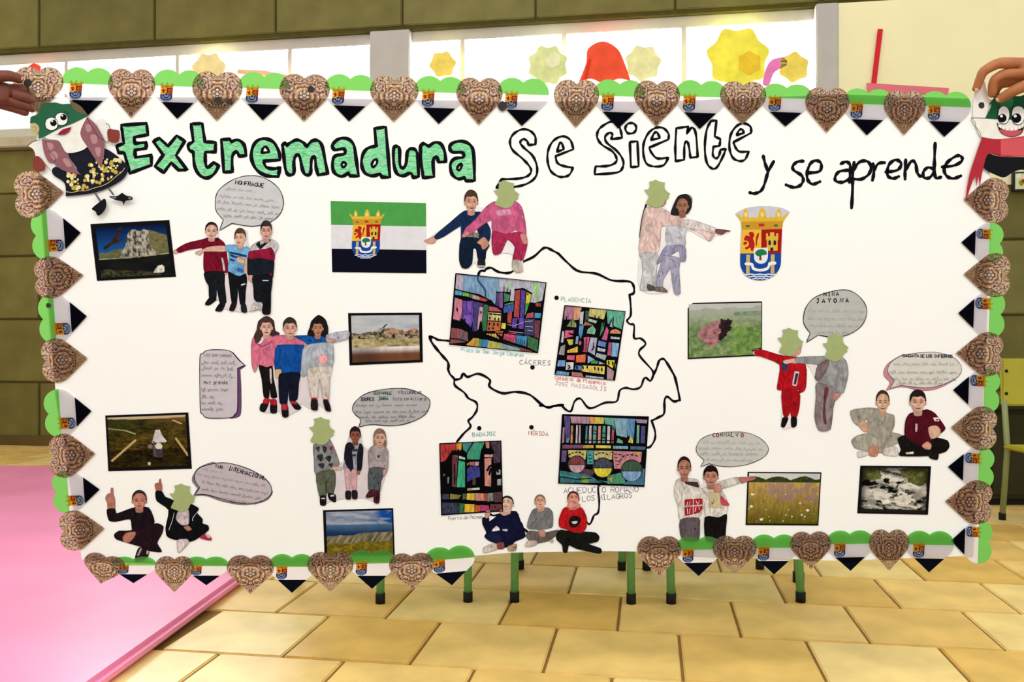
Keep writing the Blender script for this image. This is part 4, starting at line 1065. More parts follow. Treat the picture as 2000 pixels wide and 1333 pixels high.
# --- blobs of tack and dark smudges that hold the border
M_tack = flat_mat('grey_tack', '#39332f', .8, .1, 60)
for x, y, r, lb in ((608, 176, 7, 'dark tack dot on the fourth paisley heart of the top border'), (427, 197, 7, 'larger dark tack dot on the third paisley heart of the top border'), (449, 200, 5, 'smaller dark tack dot on the third paisley heart of the top border'), (981, 208, 9, 'grey tack blob between hearts above the word se'), (97, 597, 5, 'dark green tack dot on the left border flag heart'), (1915, 207, 6, 'grey tack dot beside the right hand'), (57, 164, 8, 'dark tack blob on the corner heart by the left hand')):
    a = Art(.0036); p = catmull([(x+r*(1+random.uniform(-.15, .15))*math.cos(k*.785), y+r*random.uniform(.85, 1.15)*math.sin(k*.785)) for k in range(8)], True, 3)
    a.poly(p, '#ffffff', .0044, thick=.0008); tag(a.build('tack_dot', M_tack, None, P(x, y+r)), lb, 'tack', 'tack dots holding the border')
# ================================================================== speech bubbles
def bubble(label, fr, outline, col, heads, body, edge=None, edgecol=None, shade=None, d=.0010, w=1.5):
    o = catmull(pts(outline, fr), True, 4); org = P(sum(p[0] for p in o)/len(o), max(p[1] for p in o))
    root = empty('speech_bubble', org, label, 'speech bubble', 'handwritten paper speech bubbles')
    if edge:
        e = catmull(pts(edge, fr), True, 4); a = Art(d-.0003); a.poly(e, edgecol, d, thick=.0003)
        a.stroke(e, 1.0, '#2a242c', closed=True); a.build('bubble_edge', M_print, root, org)
    a = Art(d); a.poly(o, col, d+.0003, thick=.0003); a.build('paper', M_print, root, org)
    a = Art(d+.00035); a.stroke(o, w, '#17141a', closed=True, wob=.15); a.build('outline', M_ink, root, org)
    a = Art(d+.0004)
    for s, x, y, size, ww, c, ang, adv in heads: text(a, s, x, y, size, ww, c, ang, adv)
    a.build('heading', M_ink, root, org)
    a = Art(d+.0004); r = Art(d+.00035)
    for x0, x1, y, hgt, ang, c, s in body:
        r.stroke([(x0-1, y+1.4-math.sin(ang)), (x1, y+1.4+(x1-x0)*math.tan(ang))], .5, '#9d9a9f')
        if s: text(a, s, x0, y, hgt, .8, c, ang, (x1-x0)/max(len(s), 1))
        else: scribble(a, x0, x1, y, hgt, .62, tuple(v*.75+.11 for v in hx(c)), ang)
    a.build('handwriting', M_pencil, root, org); r.build('ruled_lines', M_pencil, root, org)
    return root
PG = '#77757a'
bubble('grey oval speech bubble headed in capitals under the green title letters', 'b', '860,130 1050,150 1250,250 1400,400 1465,600 1440,770 1350,900 1220,990 1060,1045 880,1070 700,1050 510,1015! 275,1150! 350,950! 230,810 200,680 210,520 280,380 480,230 680,150', '#cfced1',
  [('MONFRAGÜE', 460, 360, 7.5, 1.7, '#141018', .12, 6.3)],
  [(442, 500, 371, 5, .06, PG, ''), (430, 545, 384, 5.5, .09, PG, ''), (424, 548, 396, 5.5, .09, PG, ''), (425, 546, 409, 5.5, .09, PG, ''), (437, 535, 423, 5, .06, PG, '')])
bubble('tall rounded grey speech bubble with purple edge beside the girl in pink', 'I', '170,510 370,510 450,540 500,600 540,640 600,690! 510,728! 513,900 510,1200 480,1270 420,1310 170,1315 100,1270 70,1180 65,620 100,550', '#cbc3ca', [],
  [(399, 455, 696, 6, .02, '#55505a', 'Los barruecos'), (394, 465, 710, 6, .02, '#4c4650', ''), (394, 462, 721, 6, .02, '#5a5560', ''), (394, 462, 735, 6, .02, '#5a5560', ''), (399, 448, 749, 6, .02, '#4c4650', 'muy grande'), (394, 447, 763, 6, .0, '#4c4650', ''), (394, 425, 777, 6, .0, '#38343c', ''), (394, 440, 789, 6, .0, '#38343c', ''), (394, 437, 801, 6, .0, '#4c4650', '')],
  '450,535 505,595 545,640 606,695! 540,742! 552,1000 548,1250 505,1305 420,1318 440,1290 500,1230 505,745! 570,700! 500,620', '#6a4675')
bubble('long pointed grey speech bubble above the two children without stickers', 'J', '1050,815 1200,830 1330,890 1385,950 1350,1060 1250,1130 1100,1180 960,1190 800,1178 670,1203! 690,1130 640,1080 610,1030 630,960 720,880 860,835', '#b3b1b3',
  [('GEOPARQUE', 729, 771, 5.5, 1.2, '#244f42', .0, 4.1), ('VILLUERCAS', 778, 769, 5.5, 1.1, '#4a474c', .02, 4.6), ('IBORES', 704, 783, 6, 1.2, '#343036', -.02, 4.6), ('JARA', 739, 782, 6.5, 1.4, '#1f5a48', 0, 5)],
  [(768, 834, 782, 6, .0, '#4a474c', 'Esta cordillera'), (695, 822, 794, 5.5, -.01, '#55525a', ''), (694, 835, 807, 5.5, -.01, '#454248', ''), (702, 812, 817, 5, -.01, '#454248', ''), (714, 800, 824, 4.5, -.02, '#55525a', '')])
bubble('slanted grey speech bubble with capitals beside the sitting boys', 'T', '1290,85 1430,85 1600,130 1760,205 1860,290 1895,370 1880,430 1800,490 1680,520 1500,510 1350,470 1180,425 1060,425! 1115,350! 1065,280 1060,210 1120,130', '#c2b6bd',
  [('TAJO', 420, 913, 5.5, 1.4, '#241a20', .2, 4), ('INTERNACIONAL', 446, 918, 7.5, 1.5, '#201218', .27, 5.9)],
  [(396, 440, 918, 4.5, .16, '#8a7f88', ''), (386, 520, 928, 5, .17, '#786d76', ''), (394, 526, 943, 5, .17, '#6a5f68', ''), (394, 518, 957, 5, .16, '#6a5f68', ''), (430, 500, 974, 4, .15, '#857a82', '')],
  '1290,82 1120,125 1050,200 1030,270 1060,320 1090,355! 1045,440! 1180,438 1330,490 1500,528 1620,535 1760,515 1860,470 1895,380 1700,420 1300,300', '#8d8389')
bubble('round grey speech bubble headed in two lines over a green sticker', 'R', '1420,75 1540,95 1630,180 1655,270 1620,370 1540,440 1430,480 1320,480 1235,465! 1130,530! 1165,450! 1115,380 1105,320 1130,220 1220,130', '#bcbdb7',
  [('MINA', 1609, 579, 7, 1.8, '#15131a', -.04, 8), ('JAYONA', 1594, 592, 8, 1.9, '#15131a', -.02, 11.5)],
  [(1578, 1688, 608, 5.5, .02, '#96978f', ''), (1577, 1690, 623, 5.5, .02, '#a09c96', ''), (1580, 1680, 637, 5.5, .02, '#a09c96', ''), (1592, 1660, 650, 5, .02, '#a4a09a', '')])
bubble('pale grey oval speech bubble with multicoloured heading above the hugging pair', 'W', '690,75 850,85 980,140 1060,220 1060,290 1000,350 860,410 700,435 560,430 450,405! 360,440! 400,370! 330,300 320,230 370,150 500,95', '#c9c9c4',
  [('CO', 1392, 854, 7, 1.8, '#7a2030', .0, 7.2), ('RNA', 1407, 853, 7, 1.7, '#6a6228', 0, 6.8), ('L', 1428, 853, 8, 1.9, '#2a2048', 0, 7), ('V', 1437, 853, 7, 1.7, '#4a5028', 0, 7), ('O', 1447, 854, 7, 1.8, '#8a2028', 0, 7)],
  [(1372, 1485, 865, 6, .02, '#8f908a', ''), (1364, 1490, 877, 6, .02, '#9a948e', ''), (1368, 1490, 889, 7, .0, '#8a8b86', ''), (1378, 1470, 899, 5, .02, '#a5a09a', '')], w=1.1)
bubble('cream speech bubble with a pink edge above the sitting children at the right', 'V', '870,145 1010,155 1140,200 1215,290 1200,370 1120,430 960,490 800,500 610,475! 500,510! 548,430! 485,360 482,300 520,240 640,175', '#d9d6cd',
  [('GARGANTA DE LOS INFIERNOS', 1762, 698, 5.5, 1.5, '#2c2a30', .01, 4.05)],
  [(1745, 1870, 713, 5.5, .0, '#85827c', ''), (1736, 1874, 729, 5.5, .0, '#85827c', ''), (1744, 1868, 742, 5.5, .0, '#8c8982', ''), (1750, 1848, 750, 5, .0, '#8c8982', '')],
  '640,172 500,245 445,320 445,385 500,450 462,530! 620,492 800,528 960,515 1120,440 1200,372 1100,420 800,480 600,460 540,430 500,330', '#c98a98', w=.9)
# ================================================================== face stickers
ST = pts('830,320! 845,312! 870,308 905,293! 930,308 960,318! 1005,325! 998,370 1015,412 1062,445! 1042,470 1050,490! 1010,515 990,560 950,592 895,597 850,580 800,562 800,540 820,500 830,470 800,430 778,402! 825,398 842,350', 'T')
ST = catmull(ST, True, 2); sx0 = sum(p[0] for p in ST)/len(ST); sy0 = sum(p[1] for p in ST)/len(ST)
def sticker(x, y, sc, label, d=.0028):
    a = Art(d); p = [(x+(q[0]-sx0)*sc, y+(q[1]-sy0)*sc) for q in ST]
    a.poly(p, '#a6b27a', d, thick=.0003)
    tag(a.build('map_sticker', M_print, None, P(x, y+28*sc)), label, 'sticker', 'sage green map shaped face stickers')
for t in ((987, 378, 1.0, 'sage green map shaped sticker over the head above the pink sweater'), (1281, 377, 1.0, 'sage green map shaped sticker over the girl with the black braid'), (627, 840, 1.0, 'sage green map shaped sticker on the child in the patterned top'), (1541, 666, 1.0, 'sage green map shaped sticker on the child in red'), (1629, 677, 1.0, 'sage green map shaped sticker over the child in grey below a bubble'), (355, 970, 1.0, 'sage green map shaped sticker on the sitting boy in a black jacket')): sticker(*t)
# ================================================================== photo cut-outs of children
def shade(c, k): return tuple(min(1, max(0, x*k)) for x in c)
def head(person, hair, cx, cy, w, h, skin, hairc, style, turn, d):
    """cx, cy, w, h in poster units: the whole head; turn: -1 left .. 1 right, up: looking up"""
    sk = hx(skin); hc = hx(hairc); X = lambda u, v: (cx+u*w, cy+v*h)
    face = catmull([X(-.42, -.15), X(-.30, -.42), X(0, -.48), X(.30, -.42), X(.42, -.15), X(.38, .18), X(.20, .43), X(0, .5), X(-.20, .43), X(-.38, .18)], True, 3)
    if style == 'long': hair.poly(catmull([X(-.5, .5), X(-.56, .1), X(-.5, -.3), X(-.25, -.55), X(.1, -.58), X(.42, -.4), X(.55, 0), X(.56, .5), X(.3, .45), X(-.3, .45)], True, 3), hc, d)
    else: hair.poly(catmull([X(-.50, .0), X(-.47, -.32), X(-.22, -.55), X(.1, -.58), X(.4, -.42), X(.51, -.1), X(.45, .05), X(0, .1), X(-.45, .08)], True, 3), hc, d)
    for s in (-1, 1):
        if abs(turn) < .4 or s*turn < 0: person.poly(ell(*X(s*.45, .05), w*.08, h*.10, 0, 10), shade(sk, .85), d+STEP)
    person.poly(catmull([X(-.2, .3), X(.2, .3), X(.24, .62), X(-.24, .62)], True, 2), shade(sk, .78), d+STEP)
    person.poly(face, sk, d+2*STEP)
    person.poly(catmull([X(.18-.3*(turn > 0), -.35), X(.40, -.1), X(.37, .2), X(.18, .42), X(.22, .1)], True, 2) if turn <= 0 else catmull([X(-.18, -.35), X(-.40, -.1), X(-.37, .2), X(-.18, .42), X(-.22, .1)], True, 2), shade(sk, .86), d+3*STEP)
    tx = turn*.12; ey = 0.0 if style != 'up' else -.16
    person.poly(catmull([X(-.34+tx, ey+.10), X(-.18+tx, ey+.07), X(-.08+tx, ey+.16), X(-.2+tx, ey+.22)], True, 2), shade(sk, 1.22), d+4*STEP)
    person.poly(catmull([X(.32+tx, ey+.10), X(.18+tx, ey+.07), X(.08+tx, ey+.16), X(.2+tx, ey+.22)], True, 2), shade(sk, 1.1), d+4*STEP)
    person.poly(catmull([X(tx-.16, ey-.26), X(tx+.1, ey-.28), X(tx+.12, ey-.16), X(tx-.14, ey-.15)], True, 2), shade(sk, 1.18), d+4*STEP)
    person.poly(catmull([X(tx-.2, ey+.40), X(tx, ey+.44), X(tx+.22, ey+.38), X(tx+.12, ey+.48), X(tx-.1, ey+.49)], True, 2), shade(sk, .72), d+4*STEP)
    for s in (-1, 1):
        person.poly(ell(*X(s*.19+tx, ey-.01), w*.13, h*.058, 0, 12), shade(sk, .70), d+5*STEP)
        person.poly(ell(*X(s*.19+tx, ey+.006), w*.085, h*.022, 0, 10), shade(sk, .45), d+6*STEP)
        person.poly(ell(*X(s*.19+tx, ey+.003), w*.045, h*.022, 0, 10), hx('#1c120f'), d+7*STEP)
        person.poly(catmull([X(s*.33+tx, ey-.07), X(s*.18+tx, ey-.12), X(s*.07+tx, ey-.085), X(s*.18+tx, ey-.085)], True, 2), shade(hc, .8), d+7*STEP)
    person.poly(catmull([X(tx*1.4-.02, ey+.0), X(tx*1.4+.05, ey+.13), X(tx*1.4+.08, ey+.17), X(tx*1.4-.09, ey+.175), X(tx*1.4-.05, ey+.12)], True, 2), shade(sk, .68), d+5*STEP)
    person.poly(ell(*X(tx*1.4-.01, ey+.11), w*.035, h*.05, 0, 8), shade(sk, 1.2), d+6*STEP)
    person.poly(catmull([X(tx-.17, ey+.27), X(tx, ey+.275), X(tx+.17, ey+.265), X(tx+.09, ey+.325), X(tx-.09, ey+.325)], True, 2), hx('#8f4a44'), d+6*STEP)
    person.poly(ell(*X(tx, ey+.288), w*.13, h*.010, 0, 8), hx('#5a2422'), d+7*STEP)
    if style in ('short', 'long'): hair.poly(catmull([X(-.46, .02), X(-.46, -.3), X(-.22, -.54), X(.1, -.56), X(.4, -.4), X(.48, -.02), X(.40, -.16), X(.22, -.27), X(-.05, -.24), X(-.28, -.26), X(-.39, -.14)], True, 3), hc, d+8*STEP)
    elif style == 'up': hair.poly(catmull([X(-.47, -.05), X(-.40, -.36), X(-.15, -.55), X(.15, -.55), X(.42, -.34), X(.48, 0), X(.38, -.28), X(.1, -.44), X(-.2, -.42), X(-.38, -.22)], True, 3), hc, d+8*STEP)
    else: hair.poly(catmull([X(-.47, -.02), X(-.44, -.3), X(-.22, -.54), X(.1, -.56), X(.4, -.4), X(.49, 0), X(.40, -.24), X(.2, -.38), X(0, -.41), X(-.2, -.38), X(-.39, -.22)], True, 3), hc, d+8*STEP)
    return d+9*STEP
def inside(p, x, y):
    r = False
    for i in range(len(p)):
        (x1, y1), (x2, y2) = p[i-1], p[i]
        if (y1 > y) != (y2 > y) and x < (x2-x1)*(y-y1)/(y2-y1)+x1: r = not r
    return r
def garment(a, p, col):
    """printed cloth: the shape, its darker rim and a few creases"""
    a.poly(p, col)
    x0, x1 = min(q[0] for q in p), max(q[0] for q in p); y0, y1 = min(q[1] for q in p), max(q[1] for q in p)
    if (x1-x0)*(y1-y0) < 90: return
    a.stroke(p, 1.5, shade(col, .72), closed=True)
    k = int(min(16, 3+(x1-x0)*(y1-y0)/130)); d = a.next(None)
    for _ in range(k*3):
        x, y = random.uniform(x0, x1), random.uniform(y0, y1); an = random.choice((1.2, 1.5, 1.8, .5, 2.4))+random.uniform(-.25, .25); L = random.uniform(4, 13)
        q = [(x+math.cos(an)*L*t+1.2*math.sin(t*3), y+math.sin(an)*L*t) for t in (0, .33, .66, 1)]
        if not all(inside(p, *v) for v in q): continue
        c = shade(col, random.choice((.68, .76, .84, .9, 1.14, 1.22)))
        if sum(col) < .12: c = tuple(v+.006 for v in col) if random.random() < .6 else shade(col, .5)
        a.stroke(q, random.uniform(.7, 1.8), c, d)
        k -= 1
        if k <= 0: break
def cutout(label, fr, script, d=.0011):
    lines = [l.strip() for l in script.strip().split('\n') if l.strip()]
    allp = []
    for l in lines:
        for t in l.split():
            if ',' in t and not t.startswith('#'): allp += pts(' '.join(t.split('|')), fr)
    org = P(sum(p[0] for p in allp)/len(allp), max(p[1] for p in allp))
    root = empty('photo_cutout', org, label, 'photo cutout', 'cut-out photographs of children glued to the poster')
    person = None; subs = []; pa = None; ox, oy, k = FR[fr]
    def flush():
        nonlocal person, subs, pa
        if pa is None: return
        if pa.v: po = pa.build('printed_person', M_skin, root, org)
        else: po = empty('printed_person', (0, 0, 0)); po.parent = root
        for nm, a, m in subs:
            if a.v: a.build(nm, m, po, org)
        person = None; subs = []; pa = None
    for l in lines:
        t = l.split()
        if t[0] == 'paper':
            a = Art(d); a.poly(catmull(pts(' '.join(t[2:]), fr), True, 3), t[1], d+.0003, thick=.0003); a.build('paper', M_print, root, org); d += .0003
        elif t[0] == 'person': flush(); pa = Art(d); d += STEP
        elif t[0] == 'head':
            hr = Art(d); v = list(map(float, t[1:5]))
            d = head(pa, hr, ox+v[0]/k, oy+v[1]/k, v[2]/k, v[3]/k, t[5], t[6], t[7], float(t[8]), d); subs.append(('hair', hr, M_cloth))
        elif t[0] == 'skin':
            for s in ' '.join(t[2:]).split('|'):
                d += STEP; a = Art(d); a.poly(catmull(pts(s, fr), True, 3, .36), t[1], d); a.stroke(catmull(pts(s, fr), True, 3, .36), 1.0, shade(hx(t[1]), .62), d+STEP/2, closed=True); subs.append(('hand', a, M_skin))
        elif t[0] == 'line':
            d += STEP; a = Art(d); a.stroke(catmull(pts(' '.join(t[4:]), fr), False, 3), float(t[3]), t[2], d); subs.append((t[1], a, M_cloth))
        else:
            d += STEP; a = Art(d)
            for s in ' '.join(t[2:]).split('|'):
                a = Art(d); garment(a, catmull(pts(s, fr), True, 3, .32), hx(t[1])); d = a.d; subs.append((t[0], a, M_cloth))
    flush()
    return root
cutout('cut-out of three boys, one in maroon pointing left at the cliff photo', 'H', '''
paper #e6dde2 480,240 485,160 540,115 600,125 640,180 660,310 745,395 850,395 850,250 900,200 960,190 1020,215 1040,400 1100,380 1200,340 1195,200 1225,110 1300,95 1350,140 1340,320 1425,400 1390,520 1365,720 1350,950 1330,1050 1322,1285 1250,1285 1215,1240 1060,1255 950,1268 800,1245 720,1225 690,1252 605,1250 680,1150 620,1110 520,1180 470,1165 530,1080 480,860 450,600 450,500 345,500 440,430 140,490 65,485 105,440 240,368 440,322 500,300
person
skin #d9a795 62,470 110,448 125,488 80,507
skin #d9a795 705,740 772,740 745,785 715,775
maroon_jacket #7a0d28 105,447 240,370 430,325 505,302 560,318 620,320 650,310 715,360 742,420 760,560 778,740 705,750 640,745 470,745 455,600 460,480 435,440 440,425 250,457 137,492
collar #4e0718 505,300 560,318 640,300 645,325 560,340 510,325
white_stripe #e8dfe2 688,562! 700,565 718,630 732,722! 716,722 704,640
trousers #12191d 470,745 715,745 725,900 748,1140 670,1152 625,940 615,1100 530,1080 525,930 485,860
shoe #151416 540,1075 622,1100 530,1172 475,1162|670,1152 735,1160 690,1252 608,1246
head 558 215 165 210 #d8a998 #241a1d tied 0
person
skin #deb09c 735,408 748,476 560,477 440,482 410,522 343,495 400,465 450,450 540,415
blue_shirt #6fabd3 748,400 850,392 910,402 990,432 1010,412 1050,440 1062,500 1020,540 1027,600 1015,700 990,780 930,802 870,790 783,745 780,650 790,560 780,480 748,474
stripe #1d3f78 805,485 1000,528 1000,546 810,502|810,515 870,543 945,552 900,562 820,542|800,570 870,593 850,607 800,592
print_patch #e3b9a8 892,558 1012,568 1012,640 900,612
print_patch #2f6fc0 900,690 970,720 960,750 900,730
skin #deb09c 1000,560 1030,600 1020,760 990,770 985,700
trousers #0f1118 780,745 870,790 930,802 1002,770 1017,860 1000,1000 990,1162 935,1162 905,930 885,1142 825,1142 790,850
logo #cfd2da 945,905 1000,893 1000,910 950,922
shoe #2a1618 830,1142 887,1145 850,1247 793,1240
shoe #1c1c22 948,1165 1002,1165 1017,1267 953,1260
head 932 300 150 220 #ddae9a #5a4038 short -1
person
grey_yoke #c9c4c8 1100,392 1180,345 1320,318 1400,350 1427,410 1385,500 1372,545 1270,445 1060,485
dark_sweater #151d28 1045,540 1200,570 1367,585 1362,760 1340,830 1100,805 1040,792 1030,650
maroon_band #8f1638 1058,480 1270,448 1340,432 1378,520 1367,592 1200,560 1060,575 1043,535
neckline #1a1c20 1143,385! 1182,350! 1200,400 1290,345! 1332,325! 1195,450!
red_stripe #8f1638 1325,760! 1346,760! 1346,912! 1325,906!
skin #d6a392 1042,790 1102,795 1102,858 1080,872 1043,842
trousers #11141c 1100,800 1342,800 1332,1000 1322,1280 1225,1280 1215,1040 1200,1142 1120,1100 1110,950
logo #cfd2da 1228,850 1302,852 1302,862 1230,864
shoe #c9c2c4 1110,1150 1217,1150 1217,1232 1150,1228 1068,1255
shoe #1b1014 1225,1200 1322,1210 1322,1287 1260,1287
head 1273 212 150 235 #d0a090 #3a2f32 short 0
''')
cutout('cut-out of three children, girl in pink and boy in blue pointing right', 'I', '''
paper #e2d8da 700,420 710,330 760,170 850,105 930,150 970,300 1060,320 1045,200 1080,150 1140,135 1205,165 1215,330 1345,335 1380,170 1470,98 1550,150 1590,325 1700,295 1822,280 1818,372 1640,430 1640,700 1600,860 1595,1090 1620,1230 1560,1225 1455,1150 1380,1210 1260,1140 1262,1200 1110,1290 1050,1298 1000,1230 960,1250 780,1235 830,1070 760,690 705,770 675,640 680,420
person
hair #46302f 760,170 850,110 935,160 955,280 1005,310 985,352 900,340 860,352 800,345 780,390 740,432 700,420 712,335 742,270
pink_jacket #dc7390 700,352 720,420 790,440 860,342 940,347 1000,335 1180,345 1290,400 1350,447 1180,447 992,450 960,480 952,600 930,702 850,717 762,682 740,720 702,752 680,660 675,460
line seam #4a2030 1.2 715,420 810,467 930,395
skin #d59a90 1290,420 1350,432 1355,462 1300,452
skin #d59a90 700,735 742,725 715,775
trousers #15110f 765,692 850,717 922,705 935,850 978,1062 910,1068 892,900 882,1072 825,1062 800,850
white_stripe #d8ccc8 895,740 910,740 915,900 900,880
shoe #1c1618 790,1150 880,1120 860,1190 830,1240 778,1222|905,1150 972,1140 972,1250 905,1248
red_tongue #b3202c 832,1085 892,1090 875,1140 815,1135|905,1095 968,1100 970,1160 905,1150
head 855 240 150 215 #dcae9e #46302f long 0
person
blue_sweater #0e4d9e 985,457 1280,452 1292,480 1267,700 1242,778 1040,787 1030,742 958,742 955,600
blue_sleeve #1357a8 1190,345 1380,338 1560,342 1572,417 1400,437 1347,442 1290,400
skin #d8b07c 962,745 1027,745 1022,832 970,835
skin #d7a090 1565,355 1680,385 1640,418 1570,410
trousers #10142a 1030,787 1247,778 1235,900 1217,1092 1130,1102 1122,900 1095,1152 1015,1132 1000,850
shoe #15161c 1035,1150 1100,1150 1112,1292 1048,1295|1130,1105 1200,1120 1262,1190 1240,1212 1190,1202
red_tongue #b3303a 1042,1155 1098,1155 1100,1215 1045,1212|1140,1110 1205,1122 1215,1150 1150,1145
head 1132 250 165 220 #d6a392 #3a302a short .2
person
hair #1c1818 1390,170 1470,98 1550,150 1582,250 1572,345 1500,340 1345,335 1372,240
grey_sweater #b4b9c4 1380,442 1560,422 1640,442 1632,705 1350,722 1338,735 1332,790 1290,822 1265,780 1290,500
sleeve #c3c3d0 1572,332 1700,297 1822,287 1817,372 1700,402 1645,420 1690,390 1572,360
pink_patch #e6a5a8 1480,582 1572,570 1572,662 1482,667
trousers #d8ccc2 1350,727 1620,702 1602,850 1592,1092 1530,1092 1490,850 1470,900 1450,1087 1385,1077 1360,900
red_sock #b32440 1392,1072 1452,1078 1452,1110 1390,1105|1528,1090 1580,1090 1582,1120 1532,1120
shoe #241a1e 1390,1100 1455,1105 1457,1217 1388,1207|1530,1110 1585,1115 1617,1227 1560,1222
head 1462 250 135 200 #b77f68 #1c1818 long .3
''')
cutout('cut-out of a kneeling boy in navy and a child in pink pointing at the flag', 'K', '''
paper #efecef 940,628 1180,455 1330,340 1310,240 1330,180 1390,165 1440,200 1450,300 1520,310 1600,255 1780,250 1850,300 1885,440 1905,640 1865,800 1860,905 1800,917 1765,880 1780,760 1660,735 1600,752 1555,620 1515,720 1510,868 1440,870 1420,820 1360,880 1290,870 1272,800 1285,600 1270,490 1060,610 1000,648
person
skin #d9a08e 938,627 1000,600 1035,580 1062,602 1040,642 1000,648
navy_sweater #152a52 1045,575 1180,460 1320,345 1420,355 1475,362 1400,450 1340,500 1310,560 1290,602 1290,500 1270,490 1130,580 1062,607
navy_sweater #14284c 1440,480 1520,450 1560,520 1557,600 1530,640 1460,602 1450,560
camo_cuff #8a7f6a 1310,560 1380,540 1452,560 1432,610 1370,627 1320,600
trousers #0d1d33 1290,600 1450,600 1470,640 1552,660 1520,720 1510,802 1450,802 1430,700 1400,700 1390,830 1350,877 1300,872 1273,800
skin #c88f7a 1438,640 1500,588 1548,650 1520,690 1490,702 1470,660
shoe #26262a 1448,800 1507,805 1507,867 1448,862
white_sole #c8c4c0 1448,850! 1507,852! 1507,868! 1448,864!
head 1382 262 128 195 #d3a08a #4c382f short .3
person
pink_sweater #c85c86 1600,258 1660,300 1780,252 1850,310 1882,440 1892,560 1840,562 1800,520 1700,562 1580,532 1573,430 1480,480 1380,560 1298,582 1340,500 1420,430 1520,310
print_patch #d890ac 1620,340 1740,330 1750,380 1630,390
pink_trousers #ae2c54 1580,535 1700,562 1830,540 1892,590 1902,660 1862,802 1770,802 1790,680 1720,610 1660,732 1600,752 1580,700
skin #cf8a86 1840,560 1890,568 1907,640 1870,652 1850,610
skin #cf8a86 1295,575 1345,535 1365,560 1320,590
shoe #cfc4b8 1768,805 1837,810 1862,902 1810,917 1768,882
''')
cutout('cut-out of two girls side by side pointing at the coat of arms', 'L', '''
paper #f0edee 210,330 260,300 400,330 480,400 500,300 560,225 640,208 700,240 695,350 640,440 760,490 950,565 1100,595 1010,632 950,640 875,697 640,580 625,760 630,905 575,905 578,1242 515,1240 480,1080 445,1230 160,1207 150,830 160,500
person
skin #c99886 330,330 420,270 430,300 390,345
line black_braid #1b1718 4 222,325 190,440 170,560 160,660
peach_sweater #e0c2bb 230,347 380,360 480,410 600,470 700,522 850,572 942,612 900,682 872,697 800,630 640,562 440,547 380,562 370,700 340,832 153,827 160,660 190,450
grey_trousers #c5c4c6 153,830 342,832 332,1000 325,1180 310,1217 160,1207 185,1040 175,900
shoe #5d5659 240,1150 312,1180 302,1212 240,1207
person
hood #b9b9bd 610,215 680,225 702,260 690,360 650,420 640,330 650,260
hair #292220 520,300 560,232 640,212 690,262 690,350 650,410 600,432 480,422
grey_top #c6c6cc 440,542 640,562 627,640 622,762 440,752
sleeve #e2d7d4 620,480 760,500 952,568 942,615 800,582 640,562
skin #7a4f48 945,578 1040,583 1102,597 1060,602 1010,632 950,617
lilac_jacket #9a98b4 430,752 622,752 632,902 580,902 560,800 400,902 333,942 350,890
lilac_leggings #a6a4ba 400,850 572,880 562,1000 577,1242 515,1237 480,1000 470,990 400,1100 390,1182 330,1182 340,1060 390,900
shoe #7d6c6c 320,1185 395,1180 447,1232 315,1217
head 600 335 130 190 #9c6b58 #292220 tied .1
''')
cutout('cut-out of a child in red and a child in grey pointing at the hillside photo', 'R', '''
paper #efe9e8 680,600 750,593 900,638 1000,640 1060,560 1090,570 1060,655 1200,650 1400,638 1480,690 1492,800 1455,970 1380,1035 1340,1280 1240,1292 1203,1180 1215,880 1130,720 1125,900 1075,970 1065,1100 1042,1262 1000,1265 915,1262 920,945 878,900 898,722 690,645
person
skin #d8a090 1050,560 1085,563 1077,622 1030,657 1000,640
red_sweater #b8121e 682,602 750,595 900,640 1010,655 1060,662 1040,702 960,702 1122,722 1127,900 1110,950 1070,967 1060,942 890,942 880,900 900,722 740,652 690,642
white_letters #e6dfe6 1030,782! 1066,786! 1042,906! 1010,900!
navy_letters #3c3050 1040,800! 1058,802! 1036,895! 1022,892!
red_trousers #a50f1a 920,945 1067,955 1067,1100 1040,1182 1000,1172 990,1130 960,1187 930,1152
shoe #141214 925,1185 972,1187 940,1262 913,1257|1000,1180 1042,1182 1042,1252 1003,1262
blue_tag #1f3f6a 922,705 960,705 960,765 925,765
person
skin #e0b0a2 930,690 1040,668 1042,712 1000,706 950,717
grey_sweater #989899 1040,662 1200,652 1300,650 1400,640 1472,690 1492,800 1452,962 1390,962 1360,932 1300,922 1230,872 1203,830 1230,722 1050,707
shadow_panel #7d6a6c 1230,730 1320,680 1310,760 1240,860 1207,830
grey_trousers #8d8082 1220,882 1390,937 1360,1100 1337,1282 1240,1292 1203,1182 1215,1000
dark_gap #6a3c3c 1290,930 1320,935 1290,1080 1300,1240 1275,1180
skin #b8837a 1370,970 1432,972 1385,1032 1358,1012
''')  # inner panel of the grey sweater has a maroon tint
